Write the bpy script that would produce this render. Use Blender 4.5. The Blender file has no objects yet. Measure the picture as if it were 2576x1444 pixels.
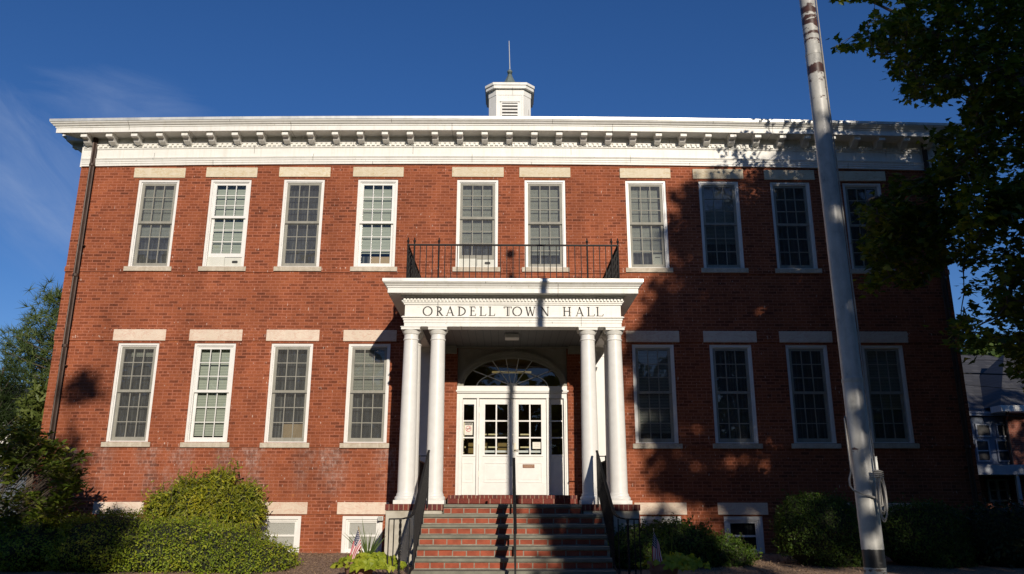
import bpy, bmesh, math, random
import numpy as np
from mathutils import Vector, Matrix, noise
PI = math.pi
R = math.radians
rng = np.random.default_rng(7)
random.seed(7)
sc = bpy.context.scene
col = sc.collection

# ------------------------------------------------------------------ camera
F_PX, IW, IH = 2000.0, 2576, 1444
CAM = Vector((0.0, -17.0, 1.10))
yaw, pit, roll = R(.45), R(15.16), R(.08)
fw = Vector((math.sin(yaw)*math.cos(pit), math.cos(yaw)*math.cos(pit), math.sin(pit)))
r0 = Vector((math.cos(yaw), -math.sin(yaw), 0)); u0 = r0.cross(fw)
rt = r0*math.cos(roll)+u0*math.sin(roll); up = u0*math.cos(roll)-r0*math.sin(roll)
cd = bpy.data.cameras.new('camera'); cam = bpy.data.objects.new('camera', cd); col.objects.link(cam)
m = Matrix((rt, up, -fw)).transposed().to_4x4(); m.translation = CAM
cam.matrix_world = m
cd.sensor_width = 36; cd.lens = 36*F_PX/IW; cd.clip_end = 3000; cd.clip_start = .05
sc.camera = cam

def at(x, y, Y):
    """world point on the vertical plane Y that the photograph shows at pixel x, y"""
    d = fw+rt*((x-IW/2)/F_PX)-up*((y-IH/2)/F_PX)
    return CAM+d*((Y-CAM.y)/d.y)
def px_of(P):
    d = Vector(P)-CAM
    k = d.dot(fw)
    if k < .1: return None
    return IW/2+F_PX*d.dot(rt)/k, IH/2-F_PX*d.dot(up)/k

# ------------------------------------------------------------------ sun and sky
AZ, EL = R(13.5), R(18.3)          # sun stands in front of the hall, a little to the right
sund = Vector((math.sin(AZ)*math.cos(EL), -math.cos(AZ)*math.cos(EL), math.sin(EL)))
sl = bpy.data.lights.new('sun', 'SUN'); sun = bpy.data.objects.new('sun', sl); col.objects.link(sun)
sl.energy = 4.7; sl.angle = R(.53); sl.color = (1, .90, .76)
sun.rotation_euler = sund.to_track_quat('Z', 'Y').to_euler(); sun.location = (6, -30, 20)
w = bpy.data.worlds.new('World'); sc.world = w; w.use_nodes = True
wn, wl = w.node_tree.nodes, w.node_tree.links
bg = wn['Background']
sky = wn.new('ShaderNodeTexSky'); sky.sky_type = 'NISHITA'; sky.sun_disc = False
sky.sun_elevation = EL; sky.sun_rotation = R(180)-AZ
sky.altitude = 100; sky.air_density = 1.0; sky.dust_density = .1; sky.ozone_density = 1.6
bg.inputs['Strength'].default_value = .052
hs = wn.new('ShaderNodeHueSaturation'); hs.inputs['Saturation'].default_value = 1.13
tint = wn.new('ShaderNodeMix'); tint.data_type = 'RGBA'; tint.blend_type = 'MULTIPLY'; tint.inputs['Factor'].default_value = 1; tint.inputs['B'].default_value = (1.0, 1.2, 1.74, 1)
wl.new(sky.outputs[0], tint.inputs['A']); wl.new(tint.outputs['Result'], hs.inputs['Color'])
# thin cirrus streaks low in the sky on the left: wisps drawn out along a bank of ice cloud
tc = wn.new('ShaderNodeTexCoord')
def wm(op, a, b=None, c=None):
    x = wn.new('ShaderNodeMath'); x.operation = op
    for i, v in enumerate((a, b, c)):
        if v is None: continue
        if hasattr(v, 'is_output'): wl.new(v, x.inputs[i])
        else: x.inputs[i].default_value = v
    return x.outputs[0]
def wdot(v):
    d = wn.new('ShaderNodeVectorMath'); d.operation = 'DOT_PRODUCT'; d.inputs[1].default_value = v; wl.new(tc.outputs['Generated'], d.inputs[0]); return d.outputs['Value']
def wisp(center, along, ru, rv, seed, su, sv):
    c = (at(*center, 0)-CAM).normalized(); e1 = (at(*along, 0)-CAM).normalized()-c; e1 = (e1-c*e1.dot(c)).normalized(); e2 = c.cross(e1)
    u, v = wdot(e1), wdot(e2)
    cb = wn.new('ShaderNodeCombineXYZ'); wl.new(wm('MULTIPLY', u, su), cb.inputs[0]); wl.new(wm('MULTIPLY', v, sv), cb.inputs[1]); cb.inputs[2].default_value = seed
    n = wn.new('ShaderNodeTexNoise'); n.inputs['Scale'].default_value = 1; n.inputs['Detail'].default_value = 8; n.inputs['Roughness'].default_value = .62; n.inputs['Distortion'].default_value = .9
    wl.new(cb.outputs[0], n.inputs['Vector'])
    q = wm('ADD', wm('POWER', wm('ABSOLUTE', wm('DIVIDE', u, ru)), 2), wm('POWER', wm('ABSOLUTE', wm('DIVIDE', v, rv)), 2))
    fall = wn.new('ShaderNodeMapRange'); fall.interpolation_type = 'SMOOTHSTEP'; fall.inputs['From Min'].default_value = 1; fall.inputs['From Max'].default_value = 0; wl.new(q, fall.inputs['Value'])
    k = wm('MULTIPLY_ADD', fall.outputs[0], .42, wm('ADD', n.outputs['Fac'], -.62))
    k = wm("MULTIPLY", wm("MAXIMUM", k, 0), 1.8)
    return wm('MULTIPLY', k, fall.outputs[0])
front = wm('GREATER_THAN', wdot(at(70, 440, 0)-CAM), 0)
f1 = wisp((70, 425), (190, 525), .20, .085, 3.1, 9, 26)
f2 = wisp((310, 262), (430, 285), .13, .05, 8.4, 9, 30)
f3 = wisp((60, 560), (160, 640), .12, .06, 5.2, 8, 22)
cl = wm('MULTIPLY', wm('MINIMUM', wm('ADD', wm('ADD', f1, wm('MULTIPLY', f2, .7)), wm('MULTIPLY', f3, .5)), 1), .38)
cl = wm('MULTIPLY', cl, front)
mx = wn.new('ShaderNodeMix'); mx.data_type = 'RGBA'
wl.new(cl, mx.inputs['Factor']); wl.new(hs.outputs[0], mx.inputs['A'])
mx.inputs['B'].default_value = (6.2, 8.0, 12.0, 1)
wl.new(mx.outputs['Result'], bg.inputs['Color'])
sc.view_settings.view_transform = 'Standard'; sc.view_settings.look = 'None'; sc.view_settings.exposure = 0
sc.render.engine = 'CYCLES'
sc.cycles.max_bounces = 8; sc.cycles.transparent_max_bounces = 24; sc.cycles.caustics_reflective = False; sc.cycles.caustics_refractive = False

# ------------------------------------------------------------------ materials
MATS = {}
def new_mat(name):
    mt = bpy.data.materials.new(name); mt.use_nodes = True
    n, l = mt.node_tree.nodes, mt.node_tree.links
    MATS[name] = mt
    return mt, n, l, n['Principled BSDF']
def N(n, typ, **kw):
    o = n.new(typ)
    for k, v in kw.items():
        if k in o.inputs.keys(): o.inputs[k].default_value = v
        else: setattr(o, k, v)
    return o
def c4(c): return (c[0], c[1], c[2], 1)
def ramp(n, stops):
    r = n.new('ShaderNodeValToRGB'); e = r.color_ramp.elements
    while len(e) > 1: e.remove(e[-1])
    e[0].position, e[0].color = stops[0][0], c4(stops[0][1])
    for p, c in stops[1:]:
        k = e.new(p); k.color = c4(c)
    return r
def mix(n, l, a, b, fac, blend='MIX'):
    x = n.new('ShaderNodeMix'); x.data_type = 'RGBA'; x.blend_type = blend
    for s, v in (('Factor', fac), ('A', a), ('B', b)):
        if hasattr(v, 'is_output'): l.new(v, x.inputs[s])
        elif isinstance(v, (int, float)): x.inputs[s].default_value = v
        else: x.inputs[s].default_value = c4(v)
    return x.outputs['Result']
def pos(n):
    return n.new('ShaderNodeNewGeometry').outputs['Position']
def mottled(name, c1, c2, scale=4, rough=.6, bump=0, bscale=60, metal=0, detail=5, stretch=(1, 1, 1), spec=.4, thr=(.3, .7)):
    mt, n, l, b = new_mat(name)
    mpn = N(n, 'ShaderNodeMapping'); mpn.inputs['Scale'].default_value = stretch
    l.new(pos(n), mpn.inputs['Vector'])
    t = N(n, 'ShaderNodeTexNoise', Scale=scale, Detail=detail, Roughness=.6)
    l.new(mpn.outputs[0], t.inputs['Vector'])
    r = ramp(n, [(thr[0], c1), (thr[1], c2)]); l.new(t.outputs['Fac'], r.inputs[0])
    l.new(r.outputs[0], b.inputs['Base Color'])
    b.inputs['Roughness'].default_value = rough; b.inputs['Metallic'].default_value = metal
    b.inputs['Specular IOR Level'].default_value = spec
    if bump:
        t2 = N(n, 'ShaderNodeTexNoise', Scale=bscale, Detail=4); l.new(mpn.outputs[0], t2.inputs['Vector'])
        bp = N(n, 'ShaderNodeBump', Strength=bump, Distance=.02); l.new(t2.outputs['Fac'], bp.inputs['Height']); l.new(bp.outputs[0], b.inputs['Normal'])
    return mt
def math_n(n, l, op, a, b=None, c=None):
    x = n.new('ShaderNodeMath'); x.operation = op
    for i, v in enumerate((a, b, c)):
        if v is None: continue
        if hasattr(v, 'is_output'): l.new(v, x.inputs[i])
        else: x.inputs[i].default_value = v
    return x.outputs[0]

def brick_mat(name, stops, mortar, bw=.2, rh=.0672, ms=.0095, stain=False, dark=0, vertical=False, mrough=.5):
    mt, n, l, b = new_mat(name)
    p = pos(n)
    sep = N(n, 'ShaderNodeSeparateXYZ'); l.new(p, sep.inputs[0])
    xy = math_n(n, l, 'ADD', sep.outputs['X'], sep.outputs['Y'])
    # courses are never quite straight
    wob = N(n, 'ShaderNodeTexNoise', Scale=.9, Detail=2); l.new(p, wob.inputs['Vector'])
    wz = math_n(n, l, 'MULTIPLY_ADD', wob.outputs['Fac'], .02, sep.outputs['Z'])
    cb = N(n, 'ShaderNodeCombineXYZ')
    if vertical: l.new(wz, cb.inputs['X']); l.new(xy, cb.inputs['Y'])
    else: l.new(xy, cb.inputs['X']); l.new(wz, cb.inputs['Y'])
    bt = N(n, 'ShaderNodeTexBrick', **{'Scale': 1.0, 'Brick Width': bw, 'Row Height': rh, 'Mortar Size': ms, 'Mortar Smooth': .35, 'Bias': 0.0})
    bt.offset = .5 if not vertical else 0; bt.squash = .5 if not vertical else 1; bt.squash_frequency = 7 if not vertical else 1
    bt.inputs['Color1'].default_value = (0, 0, 0, 1); bt.inputs['Color2'].default_value = (1, 1, 1, 1); bt.inputs['Mortar'].default_value = (.5, .5, .5, 1)
    l.new(cb.outputs[0], bt.inputs['Vector'])
    # broad zones of darker, harder-burnt bricks
    zn = N(n, 'ShaderNodeTexNoise', Scale=1.3, Detail=4, Roughness=.65); l.new(p, zn.inputs['Vector'])
    hn = N(n, 'ShaderNodeTexNoise', Scale=14, Detail=4, Roughness=.7); l.new(p, hn.inputs['Vector'])
    v = math_n(n, l, 'MULTIPLY_ADD', zn.outputs['Fac'], .8, math_n(n, l, 'MULTIPLY', bt.outputs['Color'], .70))
    v = math_n(n, l, 'MULTIPLY_ADD', hn.outputs['Fac'], .62, v)
    v = math_n(n, l, 'ADD', v, -.55)
    r = ramp(n, stops); l.new(v, r.inputs[0])
    g = N(n, 'ShaderNodeTexNoise', Scale=55, Detail=3); l.new(p, g.inputs['Vector'])
    gr = ramp(n, [(.3, (.70, .70, .70)), (.7, (1.2, 1.2, 1.2))]); l.new(g.outputs['Fac'], gr.inputs[0])
    c = mix(n, l, r.outputs[0], gr.outputs[0], 1.0, 'MULTIPLY')
    mfac = math_n(n, l, 'MULTIPLY', bt.outputs['Fac'], 1-mrough*.5)
    mn = N(n, 'ShaderNodeTexNoise', Scale=2.2, Detail=3); l.new(p, mn.inputs['Vector'])
    mfac = math_n(n, l, 'MULTIPLY', mfac, math_n(n, l, 'MULTIPLY_ADD', mn.outputs['Fac'], 1.3, .2))
    c = mix(n, l, c, mortar, mfac)
    if stain:
        # lime bloom washed down below the ground floor sills
        s1 = N(n, 'ShaderNodeTexNoise', Scale=1.0, Detail=6, Roughness=.7)
        mm = N(n, 'ShaderNodeMapping'); mm.inputs['Scale'].default_value = (2.4, 1, 1.3); l.new(p, mm.inputs['Vector']); l.new(mm.outputs[0], s1.inputs['Vector'])
        sr = ramp(n, [(.40, (0, 0, 0)), (.62, (1, 1, 1))]); l.new(s1.outputs['Fac'], sr.inputs[0])
        s2 = N(n, 'ShaderNodeTexNoise', Scale=5.5, Detail=5, Roughness=.7); l.new(mm.outputs[0], s2.inputs['Vector'])
        sr2_ = ramp(n, [(.40, (0, 0, 0)), (.56, (1, 1, 1))]); l.new(s2.outputs['Fac'], sr2_.inputs[0]); sr2 = sr2_.outputs[0]
        zr = N(n, 'ShaderNodeMapRange', **{'From Min': 1.05, 'From Max': 1.9}); l.new(sep.outputs['Z'], zr.inputs['Value'])
        zc = math_n(n, l, 'LESS_THAN', sep.outputs['Z'], 2.203)
        sx = math_n(n, l, 'LESS_THAN', sep.outputs['X'], -2.3)
        f = math_n(n, l, 'MULTIPLY', math_n(n, l, 'MULTIPLY', sr.outputs[0], zr.outputs[0]), math_n(n, l, 'MULTIPLY', zc, sx))
        # bloom sits mostly under the sills, spaced like the windows
        ph = math_n(n, l, 'ABSOLUTE', math_n(n, l, 'SINE', math_n(n, l, 'MULTIPLY', math_n(n, l, 'ADD', sep.outputs['X'], 7.12+.83), PI/1.665)))
        phr = N(n, 'ShaderNodeMapRange', **{'From Min': .25, 'From Max': .75}); l.new(ph, phr.inputs['Value'])
        f = math_n(n, l, 'MULTIPLY', f, phr.outputs[0])
        f = math_n(n, l, 'MULTIPLY', math_n(n, l, 'MINIMUM', math_n(n, l, 'MULTIPLY', f, 1.1), .8), math_n(n, l, 'MULTIPLY_ADD', bt.outputs['Fac'], .55, math_n(n, l, 'MULTIPLY', g.outputs['Fac'], .9)))
        c = mix(n, l, c, mix(n, l, (.13, .075, .06), (.40, .29, .25), sr2), f)
        # flecks of white paint and mortar smears
        sp = N(n, 'ShaderNodeTexNoise', Scale=17, Detail=2, Roughness=.5)
        m2 = N(n, 'ShaderNodeMapping'); m2.inputs['Scale'].default_value = (1.5, 1, .55); l.new(p, m2.inputs['Vector']); l.new(m2.outputs[0], sp.inputs['Vector'])
        spr = ramp(n, [(.685, (0, 0, 0)), (.73, (1, 1, 1))]); l.new(sp.outputs['Fac'], spr.inputs[0])
        sv = math_n(n, l, 'MULTIPLY', spr.outputs[0], .75)
        c = mix(n, l, c, (.60, .47, .40), sv)
        # grime running down and soot in broad patches
        gm = N(n, 'ShaderNodeTexNoise', Scale=.7, Detail=5, Roughness=.7); m3 = N(n, 'ShaderNodeMapping'); m3.inputs['Scale'].default_value = (1.6, 1, .6); l.new(p, m3.inputs['Vector']); l.new(m3.outputs[0], gm.inputs['Vector'])
        gmr = ramp(n, [(.35, (.74, .72, .72)), (.62, (1.08, 1.05, 1.05))]); l.new(gm.outputs['Fac'], gmr.inputs[0])
        c = mix(n, l, c, gmr.outputs[0], 1.0, 'MULTIPLY')
    l.new(c, b.inputs['Base Color']); b.inputs['Roughness'].default_value = .85; b.inputs['Specular IOR Level'].default_value = .2
    bh = math_n(n, l, 'MULTIPLY_ADD', bt.outputs['Fac'], -.7, math_n(n, l, 'MULTIPLY', g.outputs['Fac'], .5))
    bp = N(n, 'ShaderNodeBump', Strength=.5, Distance=.012); l.new(bh, bp.inputs['Height']); l.new(bp.outputs[0], b.inputs['Normal'])
    return mt

BRICK = brick_mat('brick', [(0, (.105, .034, .018)), (.16, (.155, .045, .021)), (.36, (.225, .064, .028)), (.55, (.270, .078, .033)), (.97, (.305, .095, .041)), (1.0, (.42, .15, .055))], (.42, .165, .105), stain=True)
STEPBRICK = brick_mat('step_brick', [(0, (.26, .045, .02)), (.5, (.36, .07, .03)), (1, (.42, .10, .045))], (.36, .32, .26), bw=.225, rh=.115, ms=.016, mrough=0)
CAPBRICK = brick_mat('dark_brick', [(0, (.09, .03, .028)), (.5, (.13, .035, .03)), (1, (.2, .045, .03))], (.32, .22, .15), bw=2.0, rh=.085, ms=.009, vertical=True, mrough=0)
def paint_mat(name, c1, c2):
    mt, n, l, b = new_mat(name)
    p = pos(n); s = N(n, 'ShaderNodeSeparateXYZ'); l.new(p, s.inputs[0])
    t = N(n, 'ShaderNodeTexNoise', Scale=2.5, Detail=6, Roughness=.65); l.new(p, t.inputs['Vector'])
    r = ramp(n, [(.35, c1), (.65, c2)]); l.new(t.outputs['Fac'], r.inputs[0])
    mpn = N(n, 'ShaderNodeMapping'); mpn.inputs['Scale'].default_value = (14, 14, .9); l.new(p, mpn.inputs['Vector'])
    d = N(n, 'ShaderNodeTexNoise', Scale=1, Detail=5, Roughness=.7); l.new(mpn.outputs[0], d.inputs['Vector'])
    dr = ramp(n, [(.28, (.88, .87, .83)), (.50, (1, 1, 1))]); l.new(d.outputs['Fac'], dr.inputs[0])
    c = mix(n, l, r.outputs[0], dr.outputs[0], 1.0, 'MULTIPLY')
    # scarf joints between lengths of board
    jx = math_n(n, l, 'FRACT', math_n(n, l, 'MULTIPLY', math_n(n, l, 'ADD', s.outputs['X'], math_n(n, l, 'MULTIPLY', math_n(n, l, 'FLOOR', math_n(n, l, 'MULTIPLY', s.outputs['Z'], 5.3)), 1.37)), 1/3.66))
    je = math_n(n, l, 'GREATER_THAN', jx, .004)
    c = mix(n, l, (.33, .32, .29), c, je)
    ch = N(n, 'ShaderNodeTexNoise', Scale=22, Detail=3, Roughness=.5); l.new(p, ch.inputs['Vector'])
    cr = ramp(n, [(.70, (1, 1, 1)), (.74, (.55, .52, .46))]); l.new(ch.outputs['Fac'], cr.inputs[0])
    c = mix(n, l, c, cr.outputs[0], 1.0, 'MULTIPLY')
    l.new(c, b.inputs['Base Color']); b.inputs['Roughness'].default_value = .5
    m3 = N(n, 'ShaderNodeMapping'); m3.inputs['Scale'].default_value = (.6, 1, 5); l.new(p, m3.inputs['Vector'])
    t2 = N(n, 'ShaderNodeTexNoise', Scale=7, Detail=4); l.new(m3.outputs[0], t2.inputs['Vector'])
    bp = N(n, 'ShaderNodeBump', Strength=.12, Distance=.02); l.new(t2.outputs['Fac'], bp.inputs['Height']); l.new(bp.outputs[0], b.inputs['Normal'])
    return mt
WHITE = paint_mat('white_paint', (.67, .66, .62), (.74, .73, .69))
WHITE2 = mottled('window_white', (.66, .65, .62), (.73, .72, .69), scale=7, rough=.4)
OLDWHITE = mottled('weathered_paint', (.34, .33, .27), (.47, .45, .38), scale=8, rough=.6, stretch=(1, 1, .5))
SOFFIT = mottled('soffit_paint', (.54, .52, .47), (.64, .62, .57), scale=5, rough=.6)
CREAM = mottled('cream_stone', (.57, .49, .34), (.67, .61, .49), scale=2.2, rough=.7, bump=.05, bscale=30, stretch=(1, 1, 3))
PINK = mottled('pink_stone', (.60, .45, .37), (.68, .57, .47), scale=3.2, rough=.7, bump=.05, bscale=30, detail=8)
SILL = mottled('sill_stone', (.46, .41, .34), (.58, .53, .45), scale=6, rough=.75)
BLUESTONE = mottled('bluestone', (.135, .13, .10), (.21, .20, .155), scale=6, rough=.75, bump=.15, bscale=40)
CONC = mottled('old_concrete', (.34, .31, .25), (.50, .47, .40), scale=5, rough=.85, bump=.12, bscale=50)
IRON = mottled('black_iron', (.006, .006, .007), (.016, .015, .015), scale=14, rough=.6, bump=.1, bscale=80, spec=.2)
COPPER = mottled('brown_copper', (.022, .014, .010), (.085, .048, .034), scale=5, rough=.5, metal=.2, stretch=(6, 6, .8))
PATINA = mottled('green_copper', (.10, .13, .12), (.19, .23, .215), scale=6, rough=.6, metal=.2)
METALCAP = mottled('roof_metal', (.42, .43, .42), (.66, .66, .63), scale=2.5, rough=.42, metal=.35, stretch=(2, 1, 1))
ROOF = mottled('roof_felt', (.06, .06, .06), (.1, .1, .1), scale=3)
DARKROOM = mottled('dark_room', (.05, .045, .04), (.08, .07, .06), scale=2, rough=.9)
FOYER = mottled('foyer_wall', (.16, .10, .03), (.22, .145, .045), scale=2, rough=.8)
BRASS = mottled('worn_brass', (.45, .40, .30), (.62, .57, .46), scale=9, rough=.35, metal=.6)
INK = mottled('ink', (.02, .02, .02), (.03, .028, .026), scale=5)
def stone_mat(name, c1, c2, vein, dirt):
    mt, n, l, b = new_mat(name)
    g = n.new('ShaderNodeNewGeometry'); oi = n.new('ShaderNodeObjectInfo')
    mpn = N(n, 'ShaderNodeMapping'); mpn.inputs['Scale'].default_value = (1, 1, 2.6); mpn.inputs['Rotation'].default_value = (0, R(12), 0); l.new(g.outputs['Position'], mpn.inputs['Vector'])
    t = N(n, 'ShaderNodeTexNoise', Scale=2.6, Detail=9, Roughness=.65, Distortion=1.6); l.new(mpn.outputs[0], t.inputs['Vector'])
    r = ramp(n, [(.32, c1), (.50, c2), (.56, vein), (.60, c2), (.75, c1)]); l.new(t.outputs['Fac'], r.inputs[0])
    m2 = N(n, 'ShaderNodeMapping'); m2.inputs['Scale'].default_value = (9, 1, 1.2); l.new(g.outputs['Position'], m2.inputs['Vector'])
    d = N(n, 'ShaderNodeTexNoise', Scale=1, Detail=5, Roughness=.7); l.new(m2.outputs[0], d.inputs['Vector'])
    dr = ramp(n, [(.42, dirt), (.62, (1, 1, 1))]); l.new(d.outputs['Fac'], dr.inputs[0])
    c = mix(n, l, r.outputs[0], dr.outputs[0], 1.0, 'MULTIPLY')
    v = ramp(n, [(0, (.94, .92, .88)), (1, (1.06, 1.05, 1.03))]); l.new(oi.outputs['Random'], v.inputs[0])
    c = mix(n, l, c, v.outputs[0], 1.0, 'MULTIPLY'); l.new(c, b.inputs['Base Color']); b.inputs['Roughness'].default_value = .75
    t2 = N(n, 'ShaderNodeTexNoise', Scale=40, Detail=4); l.new(g.outputs['Position'], t2.inputs['Vector'])
    bp = N(n, 'ShaderNodeBump', Strength=.12, Distance=.02); l.new(t2.outputs['Fac'], bp.inputs['Height']); l.new(bp.outputs[0], b.inputs['Normal'])
    return mt
CREAM = stone_mat('cream_stone', (.55, .48, .34), (.64, .58, .46), (.53, .43, .27), (.93, .92, .90))
PINK = stone_mat('pink_stone', (.60, .46, .38), (.66, .57, .47), (.58, .41, .33), (.93, .92, .91))
SILL = stone_mat('sill_stone', (.45, .40, .33), (.56, .51, .43), (.44, .38, .30), (.82, .80, .77))
PORCHTRIM = mottled('shaded_porch_trim', (.22, .21, .17), (.29, .275, .23), scale=4, rough=.6)  # darker than the white woodwork: porch shade put into the colour
def ceiling_boards():
    mt, n, l, b = new_mat('ceiling_boards')
    s = N(n, 'ShaderNodeSeparateXYZ'); l.new(pos(n), s.inputs[0])
    f = math_n(n, l, 'FRACT', math_n(n, l, 'MULTIPLY', s.outputs['X'], 1/.152))
    e = math_n(n, l, 'GREATER_THAN', f, .06)
    c = mix(n, l, (.012, .012, .012), (.085, .088, .088), e); l.new(c, b.inputs['Base Color']); b.inputs['Roughness'].default_value = .6  # board colour darkened to carry the shade under the porch
    return mt
CEIL = ceiling_boards()
def glass_mat(name, ior=1.5, tint=(1, 1, 1), extra=0.0):
    mt, n, l, b = new_mat(name)
    n.remove(b); out = n['Material Output']
    t = N(n, 'ShaderNodeBsdfTransparent'); t.inputs[0].default_value = c4(tint)
    g = N(n, 'ShaderNodeBsdfGlossy'); g.inputs['Roughness'].default_value = .01; g.inputs[0].default_value = (.95, .97, 1, 1)
    nzz = N(n, 'ShaderNodeTexNoise', Scale=2.3, Detail=1); l.new(pos(n), nzz.inputs['Vector'])
    bp = N(n, 'ShaderNodeBump', Strength=.08, Distance=.05); l.new(nzz.outputs['Fac'], bp.inputs['Height']); l.new(bp.outputs[0], g.inputs['Normal'])
    f = N(n, 'ShaderNodeFresnel', IOR=ior)
    ff = math_n(n, l, 'MULTIPLY_ADD', f.outputs[0], 1.6 if extra == 0 else 1.05, extra)
    mxs = N(n, 'ShaderNodeMixShader'); l.new(ff, mxs.inputs[0]); l.new(t.outputs[0], mxs.inputs[1]); l.new(g.outputs[0], mxs.inputs[2])
    l.new(mxs.outputs[0], out.inputs['Surface'])
    return mt
GLASS = glass_mat('window_glass', tint=(.83, .86, .83))
DOORGLASS = glass_mat('door_glass', tint=(.8, .84, .84), extra=.005)
def screen_mat():
    mt, n, l, b = new_mat('insect_screen')
    n.remove(b); out = n['Material Output']
    t = N(n, 'ShaderNodeBsdfTransparent'); d = N(n, 'ShaderNodeBsdfDiffuse')
    nn = N(n, 'ShaderNodeTexNoise', Scale=70, Detail=2); mm = N(n, 'ShaderNodeMapping'); mm.inputs['Scale'].default_value = (1, 1, .12)
    l.new(pos(n), mm.inputs['Vector']); l.new(mm.outputs[0], nn.inputs['Vector'])
    r = ramp(n, [(.3, (.10, .10, .10)), (.7, (.20, .20, .195))]); l.new(nn.outputs['Fac'], r.inputs[0]); l.new(r.outputs[0], d.inputs[0])
    mxs = N(n, 'ShaderNodeMixShader'); mxs.inputs[0].default_value = .27
    l.new(t.outputs[0], mxs.inputs[1]); l.new(d.outputs[0], mxs.inputs[2]); l.new(mxs.outputs[0], out.inputs['Surface'])
    return mt
SCREEN = screen_mat()
def blind_mat(name, ca, cb, pitch=.026, duty=.72):
    mt, n, l, b = new_mat(name)
    s = N(n, 'ShaderNodeSeparateXYZ'); l.new(pos(n), s.inputs[0])
    f = math_n(n, l, 'FRACT', math_n(n, l, 'MULTIPLY', s.outputs['Z'], 1/pitch))
    r = ramp(n, [(0, cb), (duty-.25, ca), (duty, ca), (duty+.1, cb)]); l.new(f, r.inputs[0])
    l.new(r.outputs[0], b.inputs['Base Color']); b.inputs['Roughness'].default_value = .6
    return mt
BLIND = blind_mat('pale_blind', (.48, .50, .44), (.22, .25, .22), pitch=.034)
BLIND2 = blind_mat('grey_blind', (.46, .47, .41), (.13, .14, .13), pitch=.032, duty=.62)
def curtain_mat():
    mt, n, l, b = new_mat('dark_curtain')
    mm = N(n, 'ShaderNodeMapping'); mm.inputs['Scale'].default_value = (22, 1, .7); l.new(pos(n), mm.inputs['Vector'])
    t = N(n, 'ShaderNodeTexNoise', Scale=1, Detail=4); l.new(mm.outputs[0], t.inputs['Vector'])
    r = ramp(n, [(.38, (.014, .016, .02)), (.58, (.05, .053, .058)), (.75, (.20, .20, .19))]); l.new(t.outputs['Fac'], r.inputs[0]); l.new(r.outputs[0], b.inputs['Base Color'])
    b.inputs['Roughness'].default_value = .9
    return mt
CURTAIN = curtain_mat()
CARDBOARD = mottled('cardboard', (.36, .25, .14), (.46, .33, .20), scale=3, rough=.8)
FROST = mottled('frosted_glass', (.24, .245, .22), (.38, .38, .35), scale=70, rough=.35, bump=.3, bscale=120)

def leaf_mat(name, cols, trans=.35, rough=.5, big=None):
    """leaf colour varies from leaf to leaf and in broad patches"""
    mt, n, l, b = new_mat(name)
    g = n.new('ShaderNodeNewGeometry')
    r = ramp(n, [(i/(len(cols)-1), c) for i, c in enumerate(cols)])
    t = N(n, 'ShaderNodeTexNoise', Scale=big or 2.2, Detail=3); l.new(g.outputs['Position'], t.inputs['Vector'])
    v = math_n(n, l, 'MULTIPLY_ADD', g.outputs['Random Per Island'], .7, math_n(n, l, 'MULTIPLY_ADD', t.outputs['Fac'], 1.0, -.35))
    l.new(v, r.inputs[0]); l.new(r.outputs[0], b.inputs['Base Color']); b.inputs['Roughness'].default_value = rough
    b.inputs['Specular IOR Level'].default_value = .3
    out = n['Material Output']
    tr = N(n, 'ShaderNodeBsdfTranslucent'); l.new(mix(n, l, r.outputs[0], (1.25, 1.2, .55), 1.0, 'MULTIPLY'), tr.inputs[0])
    ms = N(n, 'ShaderNodeMixShader'); ms.inputs[0].default_value = trans
    l.new(b.outputs[0], ms.inputs[1]); l.new(tr.outputs[0], ms.inputs[2]); l.new(ms.outputs[0], out.inputs['Surface'])
    return mt
L_MAPLE = leaf_mat('maple_leaf', [(.02, .045, .008), (.05, .09, .012), (.12, .16, .018), (.28, .27, .024)], trans=.5)
L_TREE = leaf_mat('tree_leaf', [(.03, .055, .012), (.06, .1, .02), (.09, .12, .03)])
L_HEDGE = leaf_mat('hedge_leaf', [(.06, .10, .008), (.16, .22, .014), (.27, .33, .022), (.38, .34, .04)], trans=.3)
L_BOX = leaf_mat('boxwood_leaf', [(.03, .06, .008), (.06, .11, .012), (.12, .18, .02)], trans=.3)
L_DARK = leaf_mat('yew_leaf', [(.012, .026, .008), (.03, .05, .012), (.05, .075, .02)], trans=.2)
L_GOLD = leaf_mat('golden_leaf', [(.06, .10, .010), (.22, .24, .020), (.42, .38, .03)], trans=.3)
L_RHODO = leaf_mat('rhododendron_leaf', [(.03, .055, .010), (.07, .11, .014), (.13, .17, .022), (.24, .21, .045)], trans=.25, rough=.38)
L_LIME = leaf_mat('lime_leaf', [(.16, .22, .018), (.32, .38, .03), (.44, .46, .05)], trans=.4)
L_SPIKE = leaf_mat('spike_leaf', [(.05, .09, .02), (.12, .17, .04)])
L_PINE = leaf_mat('pine_needle', [(.03, .055, .016), (.075, .115, .032), (.14, .175, .045)], trans=.2)
L_HEM = leaf_mat('hemlock_needle', [(.035, .055, .012), (.09, .12, .025), (.15, .17, .04)], trans=.2)
BARK = mottled('bark', (.06, .045, .035), (.14, .11, .085), scale=6, rough=.95, bump=.5, bscale=25, stretch=(2, 2, .4))
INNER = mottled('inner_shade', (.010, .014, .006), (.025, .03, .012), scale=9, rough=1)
MULCH = mottled('mulch', (.12, .07, .045), (.46, .31, .21), scale=38, rough=.95, bump=.9, bscale=70, detail=6, thr=(.35, .65))
TERRA = mottled('terracotta', (.20, .105, .075), (.28, .16, .12), scale=6, rough=.8)

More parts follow.
